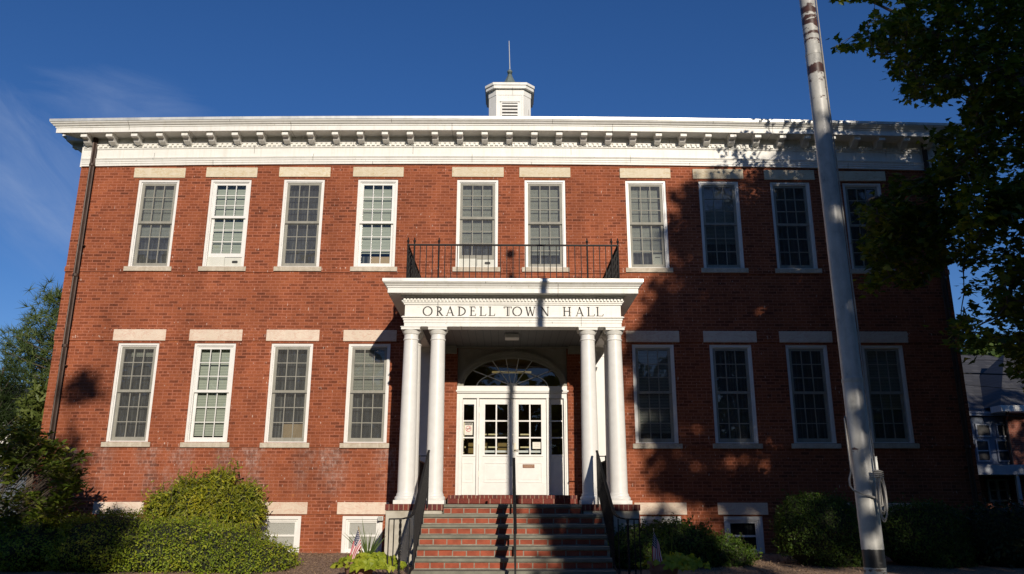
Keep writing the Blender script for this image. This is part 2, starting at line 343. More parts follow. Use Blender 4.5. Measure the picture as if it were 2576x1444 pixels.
# ------------------------------------------------------------------ mesh builder
class MB:
    def __init__(s): s.v = []; s.f = []
    def add(s, vs, fs):
        o = len(s.v); s.v += [tuple(p) for p in vs]; s.f += [tuple(i+o for i in f) for f in fs]; return s
    def box(s, x0, x1, y0, y1, z0, z1):
        vs = [(x, y, z) for z in (z0, z1) for y in (y0, y1) for x in (x0, x1)]
        return s.add(vs, [(0, 2, 3, 1), (4, 5, 7, 6), (0, 1, 5, 4), (2, 6, 7, 3), (0, 4, 6, 2), (1, 3, 7, 5)])
    def bar(s, a, b, t, h=None, upv=(0, 0, 1)):
        """square bar from a to b"""
        a, b = Vector(a), Vector(b); d = (b-a).normalized(); h = h or t
        u = Vector(upv)
        if abs(d.dot(u)) > .99: u = Vector((0, 1, 0))
        sdir = d.cross(u).normalized(); u = sdir.cross(d)
        vs = []
        for p in (a, b):
            for i, j in ((-1, -1), (1, -1), (1, 1), (-1, 1)): vs.append(p+sdir*(i*t/2)+u*(j*h/2))
        return s.add(vs, [(3, 2, 1, 0), (4, 5, 6, 7), (0, 1, 5, 4), (1, 2, 6, 5), (2, 3, 7, 6), (3, 0, 4, 7)])
    def tube(s, pts, rad, n=8, cap=True):
        pts = [Vector(p) for p in pts]; k = len(pts)
        if not hasattr(rad, '__len__'): rad = [rad]*k
        vs = []; prev = None
        for i, p in enumerate(pts):
            d = (pts[min(i+1, k-1)]-pts[max(i-1, 0)]).normalized()
            if prev is None:
                u = Vector((0, 0, 1)) if abs(d.z) < .9 else Vector((1, 0, 0))
            else: u = prev
            a = (u-d*u.dot(d)).normalized(); prev = a; b = d.cross(a)
            for q in range(n):
                t = 2*PI*q/n; vs.append(p+(a*math.cos(t)+b*math.sin(t))*rad[i])
        fs = [(i*n+q, i*n+(q+1) % n, (i+1)*n+(q+1) % n, (i+1)*n+q) for i in range(k-1) for q in range(n)]
        if cap: fs += [tuple(range(n-1, -1, -1)), tuple((k-1)*n+q for q in range(n))]
        return s.add(vs, fs)
    def lathe(s, prof, cx, cy, n=28, ph=0, cap=True):
        k = len(prof)
        vs = [(cx+r*math.cos(ph+2*PI*q/n), cy+r*math.sin(ph+2*PI*q/n), z) for r, z in prof for q in range(n)]
        fs = [(i*n+q, i*n+(q+1) % n, (i+1)*n+(q+1) % n, (i+1)*n+q) for i in range(k-1) for q in range(n)]
        if cap: fs += [tuple(range(n-1, -1, -1)), tuple((k-1)*n+q for q in range(n))]
        return s.add(vs, fs)
    def prism(s, poly, axis, a, b):
        """extrude a polygon: axis 'x' poly in (y,z); 'y' poly in (x,z); 'z' poly in (x,y)"""
        k = len(poly)
        mk = {'x': lambda p, t: (t, p[0], p[1]), 'y': lambda p, t: (p[0], t, p[1]), 'z': lambda p, t: (p[0], p[1], t)}[axis]
        vs = [mk(p, a) for p in poly]+[mk(p, b) for p in poly]
        fs = [tuple(range(k-1, -1, -1)), tuple(range(k, 2*k))]+[(i, (i+1) % k, k+(i+1) % k, k+i) for i in range(k)]
        return s.add(vs, fs)
    def build(s, name, mat, parent=None, smooth=False, bevel=0, second=None):
        me = bpy.data.meshes.new(name); me.from_pydata(s.v, [], s.f)
        bm = bmesh.new(); bm.from_mesh(me); bmesh.ops.recalc_face_normals(bm, faces=bm.faces); bm.to_mesh(me); bm.free()
        if smooth is True: me.shade_smooth()
        elif smooth: me.shade_smooth(); me.set_sharp_from_angle(angle=R(smooth))
        me.materials.append(mat)
        if second:      # (material, index of its first face)
            me.materials.append(second[0])
            mi_ = np.zeros(len(me.polygons), np.int32); mi_[second[1]:] = 1; me.polygons.foreach_set('material_index', mi_)
        o = bpy.data.objects.new(name, me); col.objects.link(o); o.parent = parent
        if bevel:
            b = o.modifiers.new('bevel', 'BEVEL'); b.width = bevel; b.segments = 2; b.limit_method = 'ANGLE'
        return o
def tag(o, label=None, cat=None, group=None, kind=None):
    for k, v in (('label', label), ('category', cat), ('group', group), ('kind', kind)):
        if v: o[k] = v
    return o
def empty(name, label, cat, loc=(0, 0, 0), group=None):
    o = bpy.data.objects.new(name, None); col.objects.link(o); o.empty_display_size = .2
    o.location = loc; return tag(o, label, cat, group)
def settle(root):
    """children were modelled in world space: keep them there under a root that stands at its own base"""
    mi = Matrix.Translation(root.location).inverted()
    for ch in root.children:
        if 'placed' not in ch: ch.matrix_parent_inverse = mi; ch['placed'] = 1
def inst(src, name, loc, parent, rot=None):
    c = src.copy(); c.name = name; col.objects.link(c); c.parent = parent; c.location = loc
    if rot: c.rotation_euler = rot
    return c

def leaves(name, P, Nn, size, tmpl, mat, parent=None, jitter=.6, droop=0.0, dirs=None):
    """one mesh of many separate leaves. P positions, Nn facing, tmpl = (verts, faces) of one leaf along +x"""
    P = np.asarray(P, float); Nn = np.asarray(Nn, float); n = len(P)
    Nn = Nn+rng.normal(0, jitter, (n, 3)); Nn /= np.linalg.norm(Nn, axis=1, keepdims=True)+1e-9
    a = rng.normal(0, 1, (n, 3)) if dirs is None else np.asarray(dirs, float)+rng.normal(0, .35, (n, 3))
    a[:, 2] -= droop
    a -= Nn*(a*Nn).sum(1, keepdims=True); a /= np.linalg.norm(a, axis=1, keepdims=True)+1e-9
    b = np.cross(Nn, a)
    sz = (size*(.65+.7*rng.random(n)))[:, None, None] if not hasattr(size, '__len__') else np.asarray(size)[:, None, None]
    tv = np.asarray(tmpl[0], float); k = len(tv)
    V = P[:, None, :]+sz*(tv[None, :, 0:1]*a[:, None, :]+tv[None, :, 1:2]*b[:, None, :]+tv[None, :, 2:3]*Nn[:, None, :])
    V = V.reshape(-1, 3)
    fl = [list(f) for f in tmpl[1]]; tot = sum(len(f) for f in fl)
    base = np.concatenate([np.array(f) for f in fl])
    loops = (base[None, :]+(np.arange(n)*k)[:, None]).ravel()
    lens = np.array([len(f) for f in fl]); starts1 = np.concatenate([[0], np.cumsum(lens)[:-1]])
    starts = (starts1[None, :]+(np.arange(n)*tot)[:, None]).ravel()
    me = bpy.data.meshes.new(name)
    me.vertices.add(len(V)); me.vertices.foreach_set('co', V.ravel())
    me.loops.add(len(loops)); me.loops.foreach_set('vertex_index', loops.astype(np.int32))
    me.polygons.add(len(starts)); me.polygons.foreach_set('loop_start', starts.astype(np.int32))
    me.update(calc_edges=True); me.validate()
    me.materials.append(mat)
    o = bpy.data.objects.new(name, me); col.objects.link(o); o.parent = parent
    return o
T_OVAL = ([(0, 0, 0), (.35, .22, .05), (.75, .19, .03), (1, 0, -.06), (.75, -.19, .03), (.35, -.22, .05), (.5, 0, 0)], [(0, 6, 2, 1), (6, 3, 2), (0, 5, 4, 6), (6, 4, 3)])
T_BROAD = ([(0, 0, 0), (.3, .14, .04), (.65, .16, .02), (1, 0, -.12), (.65, -.16, .02), (.3, -.14, .04), (.5, 0, -.02)], [(0, 6, 2, 1), (6, 3, 2), (0, 5, 4, 6), (6, 4, 3)])
T_LONG = ([(0, 0, 0), (.4, .13, .05), (1, 0, -.12), (.4, -.13, .05), (.5, 0, 0)], [(0, 4, 2, 1), (0, 3, 2, 4)])
T_QUAD = ([(0, 0, 0), (.5, .42, .08), (1, 0, 0), (.5, -.42, .08)], [(0, 2, 1), (0, 3, 2)])
T_NEEDLE = ([(0, .012, 0), (1, 0, 0), (0, -.012, 0)], [(0, 1, 2)])
T_FROND = ([(0, 0, 0), (.3, .12, .02), (.55, .05, 0), (.7, .16, 0), (.8, .04, -.02), (1, 0, -.1), (.8, -.04, -.02), (.7, -.16, 0), (.55, -.05, 0), (.3, -.12, .02)], [tuple(range(10))])
_m = [(0, 0), (.02, .18), (-.08, .42), (.2, .36), (.28, .58), (.42, .38), (.5, .22), (.62, .30), (.72, .16), (1, 0)]
T_MAPLE = ([(x, y, -.25*abs(y)**1.4) for x, y in _m]+[(x, -y, -.25*abs(y)**1.4) for x, y in _m[-2:0:-1]], [tuple(range(18))])
T_HEART = ([(0, 0, 0), (-.12, .25, .03), (.1, .46, .02), (.45, .34, 0), (1, 0, -.12), (.45, -.34, 0), (.1, -.46, .02), (-.12, -.25, .03), (.4, 0, -.06)], [(0, 8, 3, 2, 1), (8, 4, 3), (0, 7, 6, 5, 8), (8, 5, 4)])
# ------------------------------------------------------------------ ground
def gz(y):
    if y > -1: return .08
    if y > -5: return .08+(y+1)*.04
    if y > -14: return -.08+(y+5)*.05
    return -.53
def sheet(name, mat, x0, x1, ys, dz, kind='structure', nx=2, amp=0):
    vs, fs = [], []
    xs = np.linspace(x0, x1, nx)
    for y in ys:
        for x in xs: vs.append((x, y, gz(y)+dz+(amp*noise.noise(Vector((x*1.3, y*1.3, 3))) if amp else 0)))
    for j in range(len(ys)-1):
        for i in range(nx-1): fs.append((j*nx+i, j*nx+i+1, (j+1)*nx+i+1, (j+1)*nx+i))
    o = MB().add(vs, fs).build(name, mat, smooth=True); o['kind'] = kind
    return o
LAWN = mottled('lawn', (.03, .05, .012), (.06, .085, .025), scale=9, rough=.95, bump=.6, bscale=90)
sheet('ground', LAWN, -900, 900, [900, 60, 0, -1, -5, -14, -60, -900], 0)
sheet('planting_bed', MULCH, -12.5, -1.5, list(np.linspace(.0, -7.5, 40)), .02, nx=60, amp=.035)
sheet('planting_bed', MULCH, 1.78, 12.5, list(np.linspace(.0, -7.5, 40)), .02, nx=60, amp=.035)
sheet('path', CONC, -1.5, 1.78, [-4.45, -5, -14, -30], .03)
ASPH = mottled('asphalt', (.04, .04, .04), (.07, .07, .07), scale=20, rough=.9)
sheet('road', ASPH, -200, 200, [-31, -40], .012)
# loose bark chips on the beds
def chips(x0, x1, y0, y1, n):
    P = np.stack([rng.uniform(x0, x1, n), rng.uniform(y0, y1, n), np.zeros(n)], 1)
    P[:, 2] = [gz(y)+.03+.035*noise.noise(Vector((x*1.3, y*1.3, 3))) for x, y in P[:, :2]]
    o = leaves('bark_chips', P, np.tile([0, 0, 1.], (n, 1)), .055, T_LONG, mottled('bark_chip', (.10, .055, .03), (.40, .28, .18), scale=60, rough=.9), jitter=.5)
    o['kind'] = 'stuff'; return o
chips(-4.6, -1.5, -4.6, -.05, 3500)
chips(2.6, 6.0, -4.6, -.05, 3500)

# ------------------------------------------------------------------ town hall
XL, XR, XC = -9.77, 9.90, .135
hall = empty('town_hall', 'two storey red brick town hall with white cornice, cupola and columned entrance porch', 'town hall', (XC, 6, .08))
def bow(x, k): return k*(1-2*(x/9.8)**2)

cols_l = [(-8.385, -7.50), (-6.74, -5.845), (-5.075, -4.175), (-3.405, -2.50), (2.745, 3.655), (4.43, 5.345), (6.09, 7.00), (7.75, 8.655)]
cols_u = [(-8.41, -7.485), (-6.765, -5.84), (-5.095, -4.165), (-3.40, -2.485), (-1.128, -.183), (.42, 1.352), (2.735, 3.66), (4.42, 5.34), (6.07, 6.985), (7.74, 8.63)]
cols_b = [(-8.33, -7.53), (-6.70, -5.88), (-5.03, -4.18), (-3.335, -2.51), (2.78, 3.625), (4.50, 5.30), (6.17, 7.00), (7.84, 8.66)]
wins = []
for i, (a, b) in enumerate(cols_u): wins.append(('u', i, a, b, 6.157+bow((a+b)/2, .01), 8.235+bow((a+b)/2, .03)))
for i, (a, b) in enumerate(cols_l): wins.append(('l', i, a, b, 2.315+bow((a+b)/2, -.012), 4.424))
for i, (a, b) in enumerate(cols_b): wins.append(('b', i, a, b, .07, .832))
EX0, EX1, EZ1 = -1.04, 1.325, 4.345
def wall_mesh():
    mb = MB()
    ops = [(a, b, c, d) for _, _, a, b, c, d in wins]+[(EX0, EX1, 1.06, EZ1)]
    xs = sorted({XL, XR}|{v for o in ops for v in o[:2]}); zs = sorted({-.6, 8.72}|{v for o in ops for v in o[2:]})
    idx = {}
    def vid(x, z):
        if (x, z) not in idx: idx[(x, z)] = len(mb.v); mb.v.append((x, 0, z))
        return idx[(x, z)]
    for i in range(len(xs)-1):
        for j in range(len(zs)-1):
            cx, cz = (xs[i]+xs[i+1])/2, (zs[j]+zs[j+1])/2
            if any(o[0] < cx < o[1] and o[2] < cz < o[3] for o in ops): continue
            mb.f.append((vid(xs[i], zs[j]), vid(xs[i+1], zs[j]), vid(xs[i+1], zs[j+1]), vid(xs[i], zs[j+1])))
    T = .32
    for a, b, c, d in ops:
        mb.add([(a, 0, c), (a, T, c), (a, T, d), (a, 0, d)], [(0, 1, 2, 3)])
        mb.add([(b, 0, c), (b, T, c), (b, T, d), (b, 0, d)], [(0, 3, 2, 1)])
        mb.add([(a, 0, d), (b, 0, d), (b, T, d), (a, T, d)], [(0, 3, 2, 1)])
        mb.add([(a, 0, c), (b, 0, c), (b, T, c), (a, T, c)], [(0, 1, 2, 3)])
    # sides and back
    mb.add([(XL, 0, -.6), (XL, 13, -.6), (XL, 13, 9.2), (XL, 0, 9.2)], [(0, 3, 2, 1)])
    mb.add([(XR, 0, -.6), (XR, 13, -.6), (XR, 13, 9.2), (XR, 0, 9.2)], [(0, 1, 2, 3)])
    mb.add([(XL, 13, -.6), (XR, 13, -.6), (XR, 13, 9.2), (XL, 13, 9.2)], [(0, 3, 2, 1)])
    return mb
def wall_build():
    mb = wall_mesh()
    me = bpy.data.meshes.new('wall'); me.from_pydata(mb.v, [], mb.f); me.materials.append(BRICK)
    o = bpy.data.objects.new('wall', me); col.objects.link(o); o.parent = hall
    return o
wall_build()
# brick belt courses, a centimetre proud of the wall, flush with sills and lintels
def belt(z0, z1, cuts, proud):
    x = XL-.012
    for a, b in sorted(cuts)+[(XR+.012, None)]:
        if a-x > .02: MB().box(x, a, -proud, .03, z0, z1).build('belt_course', BRICK, hall)
        x = b
def lint(a, b, o): return (a-o+.003, b+o-.003)
for z0, z1, cs, o, extra in ((6.026, 6.142, cols_u, .065, []), (4.476, 4.716, cols_l, .125, [(-2.0, 2.27)]), (2.207, 2.302, cols_l, .068, [(-1.99, 2.26)]), (.862, 1.096, cols_b, .118, [(-2.2, 2.46)])):
    belt(z0, z1, [lint(a, b, o) for a, b in cs]+extra, .02)

# ---- windows
def frame_mb(xl, xr, zb, zt, t, y0, y1, tb=None, tt=None):
    tb = t if tb is None else tb; tt = t if tt is None else tt
    mb = MB()
    mb.box(xl, xl+t, y0, y1, zb, zt); mb.box(xr-t, xr, y0, y1, zb, zt)
    mb.box(xl+t, xr-t, y0, y1, zt-tt, zt)
    if tb: mb.box(xl+t, xr-t, y0, y1, zb, zb+tb)
    return mb
def muntins(mb, xl, xr, zb, zt, nx, nz, t, y0, y1):
    for i in range(1, nx):
        x = xl+(xr-xl)*i/nx; mb.box(x-t/2, x+t/2, y0, y1, zb, zt)
    for j in range(1, nz):
        z = zb+(zt-zb)*j/nz
        for i in range(nx):
            a = xl+(xr-xl)*i/nx+(t/2 if i else 0); b = xl+(xr-xl)*(i+1)/nx-(t/2 if i < nx-1 else 0)
            mb.box(a, b, y0+.001, y1-.001, z-t/2, z+t/2)
def plane_xz(x0, x1, z0, z1, y): return MB().add([(x0, y, z0), (x1, y, z0), (x1, y, z1), (x0, y, z1)], [(0, 1, 2, 3)])
# per window: painted sash?, air conditioner gap, blind kind, bottom of the blind as a share of the height
SPEC = {('u', 0): (0, 0, 'b', .36), ('u', 1): (1, .115, 'p', .05), ('u', 2): (0, 0, 'c', 0), ('u', 3): (1, 0, 'p', .17), ('u', 4): (0, .10, 'b', .2), ('u', 5): (0, 0, 'g', .16),
        ('u', 6): (0, 0, 'b', .19), ('u', 7): (0, 0, 'g', .3), ('u', 8): (0, 0, 'c', 0), ('u', 9): (0, 0, 'c', 0),
        ('l', 0): (0, 0, 'c', 0), ('l', 1): (1, 0, 'p', .06), ('l', 2): (0, 0, 'c', 0), ('l', 3): (0, 0, 'g', .5),
        ('l', 4): (0, 0, 'g', .1), ('l', 5): (0, 0, 'c', 0), ('l', 6): (0, 0, 'c', 0), ('l', 7): (0, 0, 'g', .35)}
ac_spots = []
for row, i, xl, xr, zb, zt in wins:
    cx = (xl+xr)/2; b3 = bow(cx, .042)
    if row == 'b':
        fr = frame_mb(xl, xr, zb, zt, .07, .02, .15, tb=.05); q = frame_mb(xl+.07, xr-.07, zb+.05, zt-.07, .035, .05, .15, tb=.03); fr.add(q.v, q.f)
        w_ = fr.build('window', WHITE2, hall)
        a, b, c, d = xl+.105, xr-.105, zb+.08, zt-.105
        s = frame_mb(a, b, c, d, .035, .075, .12); zm = c+(d-c)*.5; s.box(a+.035, b-.035, .07, .12, zm-.02, zm+.02)
        s.build('sash', WHITE2, w_)
        plane_xz(a+.02, b-.02, c+.02, d-.02, .1).build('pane', FROST if i != 5 else GLASS, w_)
        if i == 5: plane_xz(a, b, c, d, .2).build('blind', CURTAIN, w_)
        MB().box(xl-.118, xr+.118, -.026, .05, .86, 1.10).build('lintel', PINK, w_, bevel=.006)
        continue
    white, ac, bk, bz = SPEC[(row, i)]
    sm = WHITE2 if white else OLDWHITE
    fr = frame_mb(xl, xr, zb, zt, .052, .022, .16, tb=0); q = frame_mb(xl+.052, xr-.052, zb, zt-.052, .022, .046, .16, tb=0); fr.add(q.v, q.f)
    fr.box(xl+.074, xr-.074, .05, .16, zb, zb+.022)
    w_ = fr.build('window', WHITE2, hall)
    a, b, c, d = xl+.074, xr-.074, zb+.022, zt-.074
    if ac: ac_spots.append((row, i, a, b, c, c+(d-c)*ac)); c += (d-c)*ac
    zm = c+(d-c)*(.525 if not ac else .535)
    st = .058
    us = frame_mb(a, b, zm-.03, d, st, .062, .098, tb=.055, tt=.05); muntins(us, a+st, b-st, zm+.025, d-.05, 3, 3, .017, .066, .092)
    us.build('upper_sash', sm, w_)
    ls = frame_mb(a, b, c, zm+.02, st, .108, .142, tb=.085, tt=.04); muntins(ls, a+st, b-st, c+.085, zm-.02, 3, 3, .017, .112, .138)
    ls.build('lower_sash', sm, w_)
    plane_xz(a+.03, b-.03, zm-.01, d-.03, .082).build('pane', GLASS, w_)
    plane_xz(a+.03, b-.03, c+.05, zm, .127).build('pane', GLASS, w_)
    bm2 = {'b': BLIND2, 'p': BLIND, 'g': BLIND2, 'c': CURTAIN}[bk]
    z0 = c+(d-c)*bz if bk != 'c' else c
    if bk != 'c':
        plane_xz(a+.005, b-.005, z0, d, .20).build('blind', bm2, w_)
        if bz > .1: plane_xz(a-.02, b+.02, c-.05, z0+.05, .30).build('curtain', CURTAIN, w_)
    else: plane_xz(a-.02, b+.02, c-.03, d+.03, .25).build('curtain', CURTAIN, w_)
    if (row, i) == ('l', 0): plane_xz(a+.14, b, d-.19, d-.10, .22).build('valance', BLIND2, w_)
    if (row, i) in (('u', 3), ('l', 2)): MB().box(cx-.12, b+.02, .17, .19, c-.02, c+(.26 if row == 'u' else .40)).build('cardboard_panel', CARDBOARD, w_)
    if not white: plane_xz(a+.002, b-.002, c+.002, d-.002, .054).build('insect_screen', SCREEN, w_)
    if row == 'u':
        MB().box(xl-.122, xr+.122, -.026, .05, 8.278+b3, 8.520+b3).build('lintel', CREAM, w_, bevel=.006)
        MB().box(xl-.065, xr+.065, -.042, .12, 6.040+bow(cx, .01), 6.146+bow(cx, .01)).build('sill', SILL, w_, bevel=.006)
    else:
        MB().box(xl-.125, xr+.125, -.026, .05, 4.471, 4.720).build('lintel', PINK, w_, bevel=.006)
        MB().box(xl-.068, xr+.068, -.042, .12, 2.204+bow(cx, -.012), 2.305+bow(cx, -.012)).build('sill', SILL, w_, bevel=.006)
# dark rooms behind the windows
rm = MB()
rm.box(XL+.3, XR-.3, 2.3, 2.4, .1, 8.5)
for z in (.95, 4.85): rm.box(XL+.3, XR-.3, .33, 2.3, z, z+.1)
rm.box(XL+.3, XR-.3, .33, 2.4, 8.55, 8.6)
rm.build('interior_wall', DARKROOM, hall)

# ---- frieze and cornice, sagging a little toward both ends as old timber does
def sag_run(mb, poly, x0, x1, k=.055, seg=16, ret=0):
    """run a (y, z) profile along the front"""
    n = len(poly); base = len(mb.v)
    for s in range(seg+1):
        t = s/seg
        for y, z in poly:
            # mitre outwards at both ends
            x = (x0+y*ret) + ((x1-y*ret)-(x0+y*ret))*t
            mb.v.append((x, y, z+bow(x, k)))
    for s in range(seg):
        for q in range(n):
            mb.f.append((base+s*n+q, base+s*n+(q+1) % n, base+(s+1)*n+(q+1) % n, base+(s+1)*n+q))
    mb.f.append(tuple(base+q for q in range(n-1, -1, -1))); mb.f.append(tuple(base+seg*n+q for q in range(n)))
FX0, FX1 = -9.745, 9.83
mb = MB()
sag_run(mb, [(.02, 8.578), (-.05, 8.578), (-.05, 8.625), (-.062, 8.627), (-.062, 8.675), (-.075, 8.677), (-.075, 8.705), (-.10, 8.745), (-.05, 8.76), (.02, 8.76)], FX0-.0, FX1)
sag_run(mb, [(.02, 8.758), (-.045, 8.758), (-.045, 8.985), (.02, 8.985)], FX0, FX1)
mb.build('frieze', WHITE, hall)
mb = MB()
sag_run(mb, [(.0, 8.983), (-.06, 8.983), (-.07, 9.0), (-.07, 9.072), (-.10, 9.085), (-.10, 9.10), (-.06, 9.105), (-.06, 9.26), (0, 9.26)], FX0, FX1)
nd = 0; x = FX0+.02
while x < FX1-.06:
    z0 = bow(x, .055); mb.box(x, x+.070, -.099, -.069, 9.022+z0, 9.086+z0); x += .114
mb.build('dentil_course', WHITE, hall)
OV = .45
cor = MB()
sag_run(cor, [(.0, 9.245), (-OV+.03, 9.245), (-OV+.03, 9.23), (-OV, 9.23), (-OV, 9.345), (-OV-.018, 9.348), (-OV-.018, 9.372), (-OV-.03, 9.376), (-OV-.05, 9.385), (-OV-.065, 9.41), (-OV-.095, 9.43), (-OV-.105, 9.455), (0, 9.455)], XL, XR, ret=.97)
cornice = cor.build('cornice', WHITE, hall)
cap = MB(); sag_run(cap, [(-.1, 9.457), (-OV-.118, 9.457), (-OV-.122, 9.52), (-.1, 9.53)], XL-.0, XR, ret=.97)
cap.build('metal_edging', METALCAP, cornice)
# left and right returns of the cornice and the flat roof
for sx, xw in ((-1, XL), (1, XR)):
    dz = bow(9.8, .055); ret = MB()
    for y0, y1, o0, z0, z1 in ((0, 13.4, OV-.005, 9.245+dz, 9.345+dz), (0, 13.4, OV+.1, 9.347+dz, 9.45+dz)):
        a, b = sorted((xw-sx*.02, xw+sx*o0)); ret.box(a, b, y0+.001, y1, z0, z1)
    a, b = sorted((xw-sx*.03, xw+sx*.04)); ret.box(a, b, .002, 13, 8.53, 9.24+dz)
    ret.build('cornice_return', WHITE, hall)
MB().box(XL+.1, XR-.1, -.2, 13.2, 9.34, 9.42).build('roof', ROOF, hall)
def bracket_mesh(parent):
    mb = MB()
    prof = [(-.055, 9.243), (-.425, 9.243), (-.425, 9.148), (-.31, 9.14), (-.285, 9.118), (-.25, 9.07), (-.20, 9.02), (-.14, 9.0), (-.14, 8.992), (-.055, 8.992)]
    prof = [(-.06, .0), (-.395, .0), (-.395, -.092), (-.30, -.098), (-.27, -.12), (-.235, -.158), (-.185, -.185), (-.125, -.192), (-.06, -.192)]
    mb.prism(prof, 'x', -.07, .07)
    mb.prism([(-.05, .0), (-.412, .0), (-.405, -.022), (-.05, -.022)], 'x', -.086, .086)
    return mb.build('bracket', WHITE, parent)
bsrc = None
xb0, xb1 = -9.60, 9.74
for i in range(35):
    x = xb0+(xb1-xb0)*i/34; loc = (x, 0, 9.243+bow(x, .055))
    if bsrc is None: bsrc = bracket_mesh(cornice); bsrc.location = loc
    else: inst(bsrc, 'bracket', loc, cornice)
for k in range(4):
    inst(bsrc, 'bracket', (XL+.01, .25+k*.6, 9.243+bow(9.8, .055)), cornice, (0, 0, R(-90)))
    inst(bsrc, 'bracket', (XR-.01, .25+k*.6, 9.243+bow(9.8, .055)), cornice, (0, 0, R(90)))

# ---- cupola
cup = MB()
cx, cy, hw, ch = .09, 3.585, .585, .205
def chamf(h, c): return [(cx-h+c, cy-h), (cx+h-c, cy-h), (cx+h, cy-h+c), (cx+h, cy+h-c), (cx+h-c, cy+h), (cx-h+c, cy+h), (cx-h, cy+h-c), (cx-h, cy-h+c)]
cup.prism(chamf(hw, ch), 'z', 9.3, 12.235)
fy = cy-hw
cup.prism(chamf(hw+.012, ch+.005), 'z', 12.06, 12.23)          # frieze board under the eave
for s in (-1, 1):                                               # corner boards
    a, b = sorted((cx+s*(hw-ch), cx+s*(hw-ch-.05))); cup.box(a, b, fy-.012, fy+.1, 9.35, 12.058)
x = cx-hw+ch+.075
while x < cx+hw-ch-.06:                                         # beadboard
    if not (cx-.27 < x < cx+.27): cup.box(x, x+.006, fy-.006, fy+.05, 9.35, 12.05)
    x += .042
cupola = cup.build('cupola', WHITE, hall)
lv = frame_mb(cx-.245, cx+.245, 10.87, 11.85, .03, fy-.022, fy+.02)
lv.box(cx-.275, cx+.275, fy-.035, fy+.01, 11.852, 11.875)
for k in range(9):
    z = 10.94+k*.1; lv.prism([(fy-.02, z), (fy+.03, z+.06), (fy+.03, z+.072), (fy-.02, z+.045)], 'x', cx-.214, cx+.214)
lv.build('louvre', WHITE, cupola)
MB().box(cx-.214, cx+.214, fy-.004, fy-.002, 10.90, 11.82).build('louvre_opening', INK, cupola)
ev = MB()
for h, z0, z1 in ((hw+.085, 12.235, 12.325), (hw+.11, 12.327, 12.40)): ev.prism(chamf(h, ch+.02), 'z', z0, z1)
ev.build('eave', WHITE, cupola)
rf = MB(); n8 = 8
prof = [(hw+.13, 12.402), (hw+.12, 12.43), (.42, 12.54), (.26, 12.65), (.175, 12.76), (.125, 12.86), (.09, 12.94), (.065, 13.01), (.05, 13.05)]
rf.lathe(prof, cx, cy, n=8, ph=PI/8); rf.build('copper_roof', PATINA, cupola)
fin = MB(); fin.lathe([(.05, 13.04), (.068, 13.055), (.042, 13.07), (.046, 13.08), (.074, 13.105), (.078, 13.135), (.06, 13.17), (.03, 13.195), (.014, 13.21)], cx, cy, n=16)
fin.build('finial', PATINA, cupola, smooth=40)
MB().tube([(cx, cy, 13.19), (cx-.025, cy, 14.14)], [.016, .011], n=8).build('lightning_rod', METALCAP, cupola)

# ---- rain pipes
def rainpipe(x, zb):
    mb = MB(); n = 28
    def seg(z0, z1, r):
        pr = [(r*(1+.10*(1 if q % 2 else -1)), 2*PI*q/n) for q in range(n)]
        mb.prism([(x+a*math.cos(t), -.10+a*math.sin(t)) for a, t in pr], 'z', z0, z1)
    seg(zb, 5.9, .05); seg(5.902, 8.52, .05); seg(8.522, 9.2, .049)
    for z in (2.2, 4.3, 5.88, 8.5): mb.lathe([(.056, z), (.062, z+.01), (.062, z+.06), (.056, z+.07)], x, -.10, n=16)
    mb.tube([(x, -.10, 9.18), (x, -.16, 9.26)], .048, n=10)
    for z in (1.8, 3.9, 6.6): mb.box(x-.075, x+.075, -.10, .0, z, z+.03)
    return mb.build('rainpipe', COPPER, hall)
rainpipe(-9.475, .1); rainpipe(9.70, .1)

# ---- entrance: doors, sidelights, fanlight
Y0 = .10
dw = MB()
dw.box(EX0, -.915, .05, .3, 1.243, 3.255); dw.box(1.245, EX1, .05, .3, 1.243, 3.255)                       # jambs
dw.box(-.985, -.965, .035, .05, 1.243, 3.2); dw.box(1.275, 1.295, .035, .05, 1.243, 3.2)
dw.box(EX0, EX1, .06, .3, 3.256, 3.36); dw.box(EX0-.012, EX1+.012, .02, .3, 3.361, 3.385); dw.box(EX0-.02, EX1+.02, -.004, .3, 3.386, 3.42); dw.box(EX0-.004, EX1+.004, .03, .3, 3.421, 3.512)
dw.box(-.615, -.565, .07, .3, 1.243, 3.254); dw.box(.875, .932, .07, .3, 1.243, 3.254)                     # mullions
dw.build('door_frame', WHITE2, hall)
# arched panel over the doors
ac_x, sp_z = .143, 3.513
def ell(a, b, t): return (ac_x+a*math.cos(t), sp_z+b*math.sin(t))
pan = MB(); k = 40
ov = [ell(1.05, .625, PI*i/k) for i in range(k+1)]
for i in range(k):
    (x0, z0), (x1, z1) = ov[i], ov[i+1]
    pan.add([(x0, .12, z0), (x1, .12, z1), (x1, .12, EZ1), (x0, .12, EZ1)], [(0, 1, 2, 3)])
    pan.add([(x0, .12, z0), (x1, .12, z1), (x1, .28, z1), (x0, .28, z0)], [(0, 1, 2, 3)])
pan.box(EX0, ac_x-1.05, .12, .28, sp_z, EZ1); pan.box(ac_x+1.05, EX1, .12, .28, sp_z, EZ1)
pan.box(EX0-.02, EX1+.02, -.03, -.003, 4.325, 4.359); pan.build('arch_panel', PORCHTRIM, hall)
av = MB()
for a0, b0, a1, b1, y in ((1.05, .625, 1.12, .70, .075), (1.12, .70, 1.175, .772, .05)):
    for i in range(k):
        t0, t1 = PI*i/k, PI*(i+1)/k
        p, q, r_, s_ = ell(a0, b0, t0), ell(a0, b0, t1), ell(a1, b1, t1), ell(a1, b1, t0)
        vs = [(c[0], yy, c[1]) for yy in (y, .125) for c in (p, q, r_, s_)]
        av.add(vs, [(0, 1, 2, 3), (0, 4, 5, 1), (3, 2, 6, 7)])
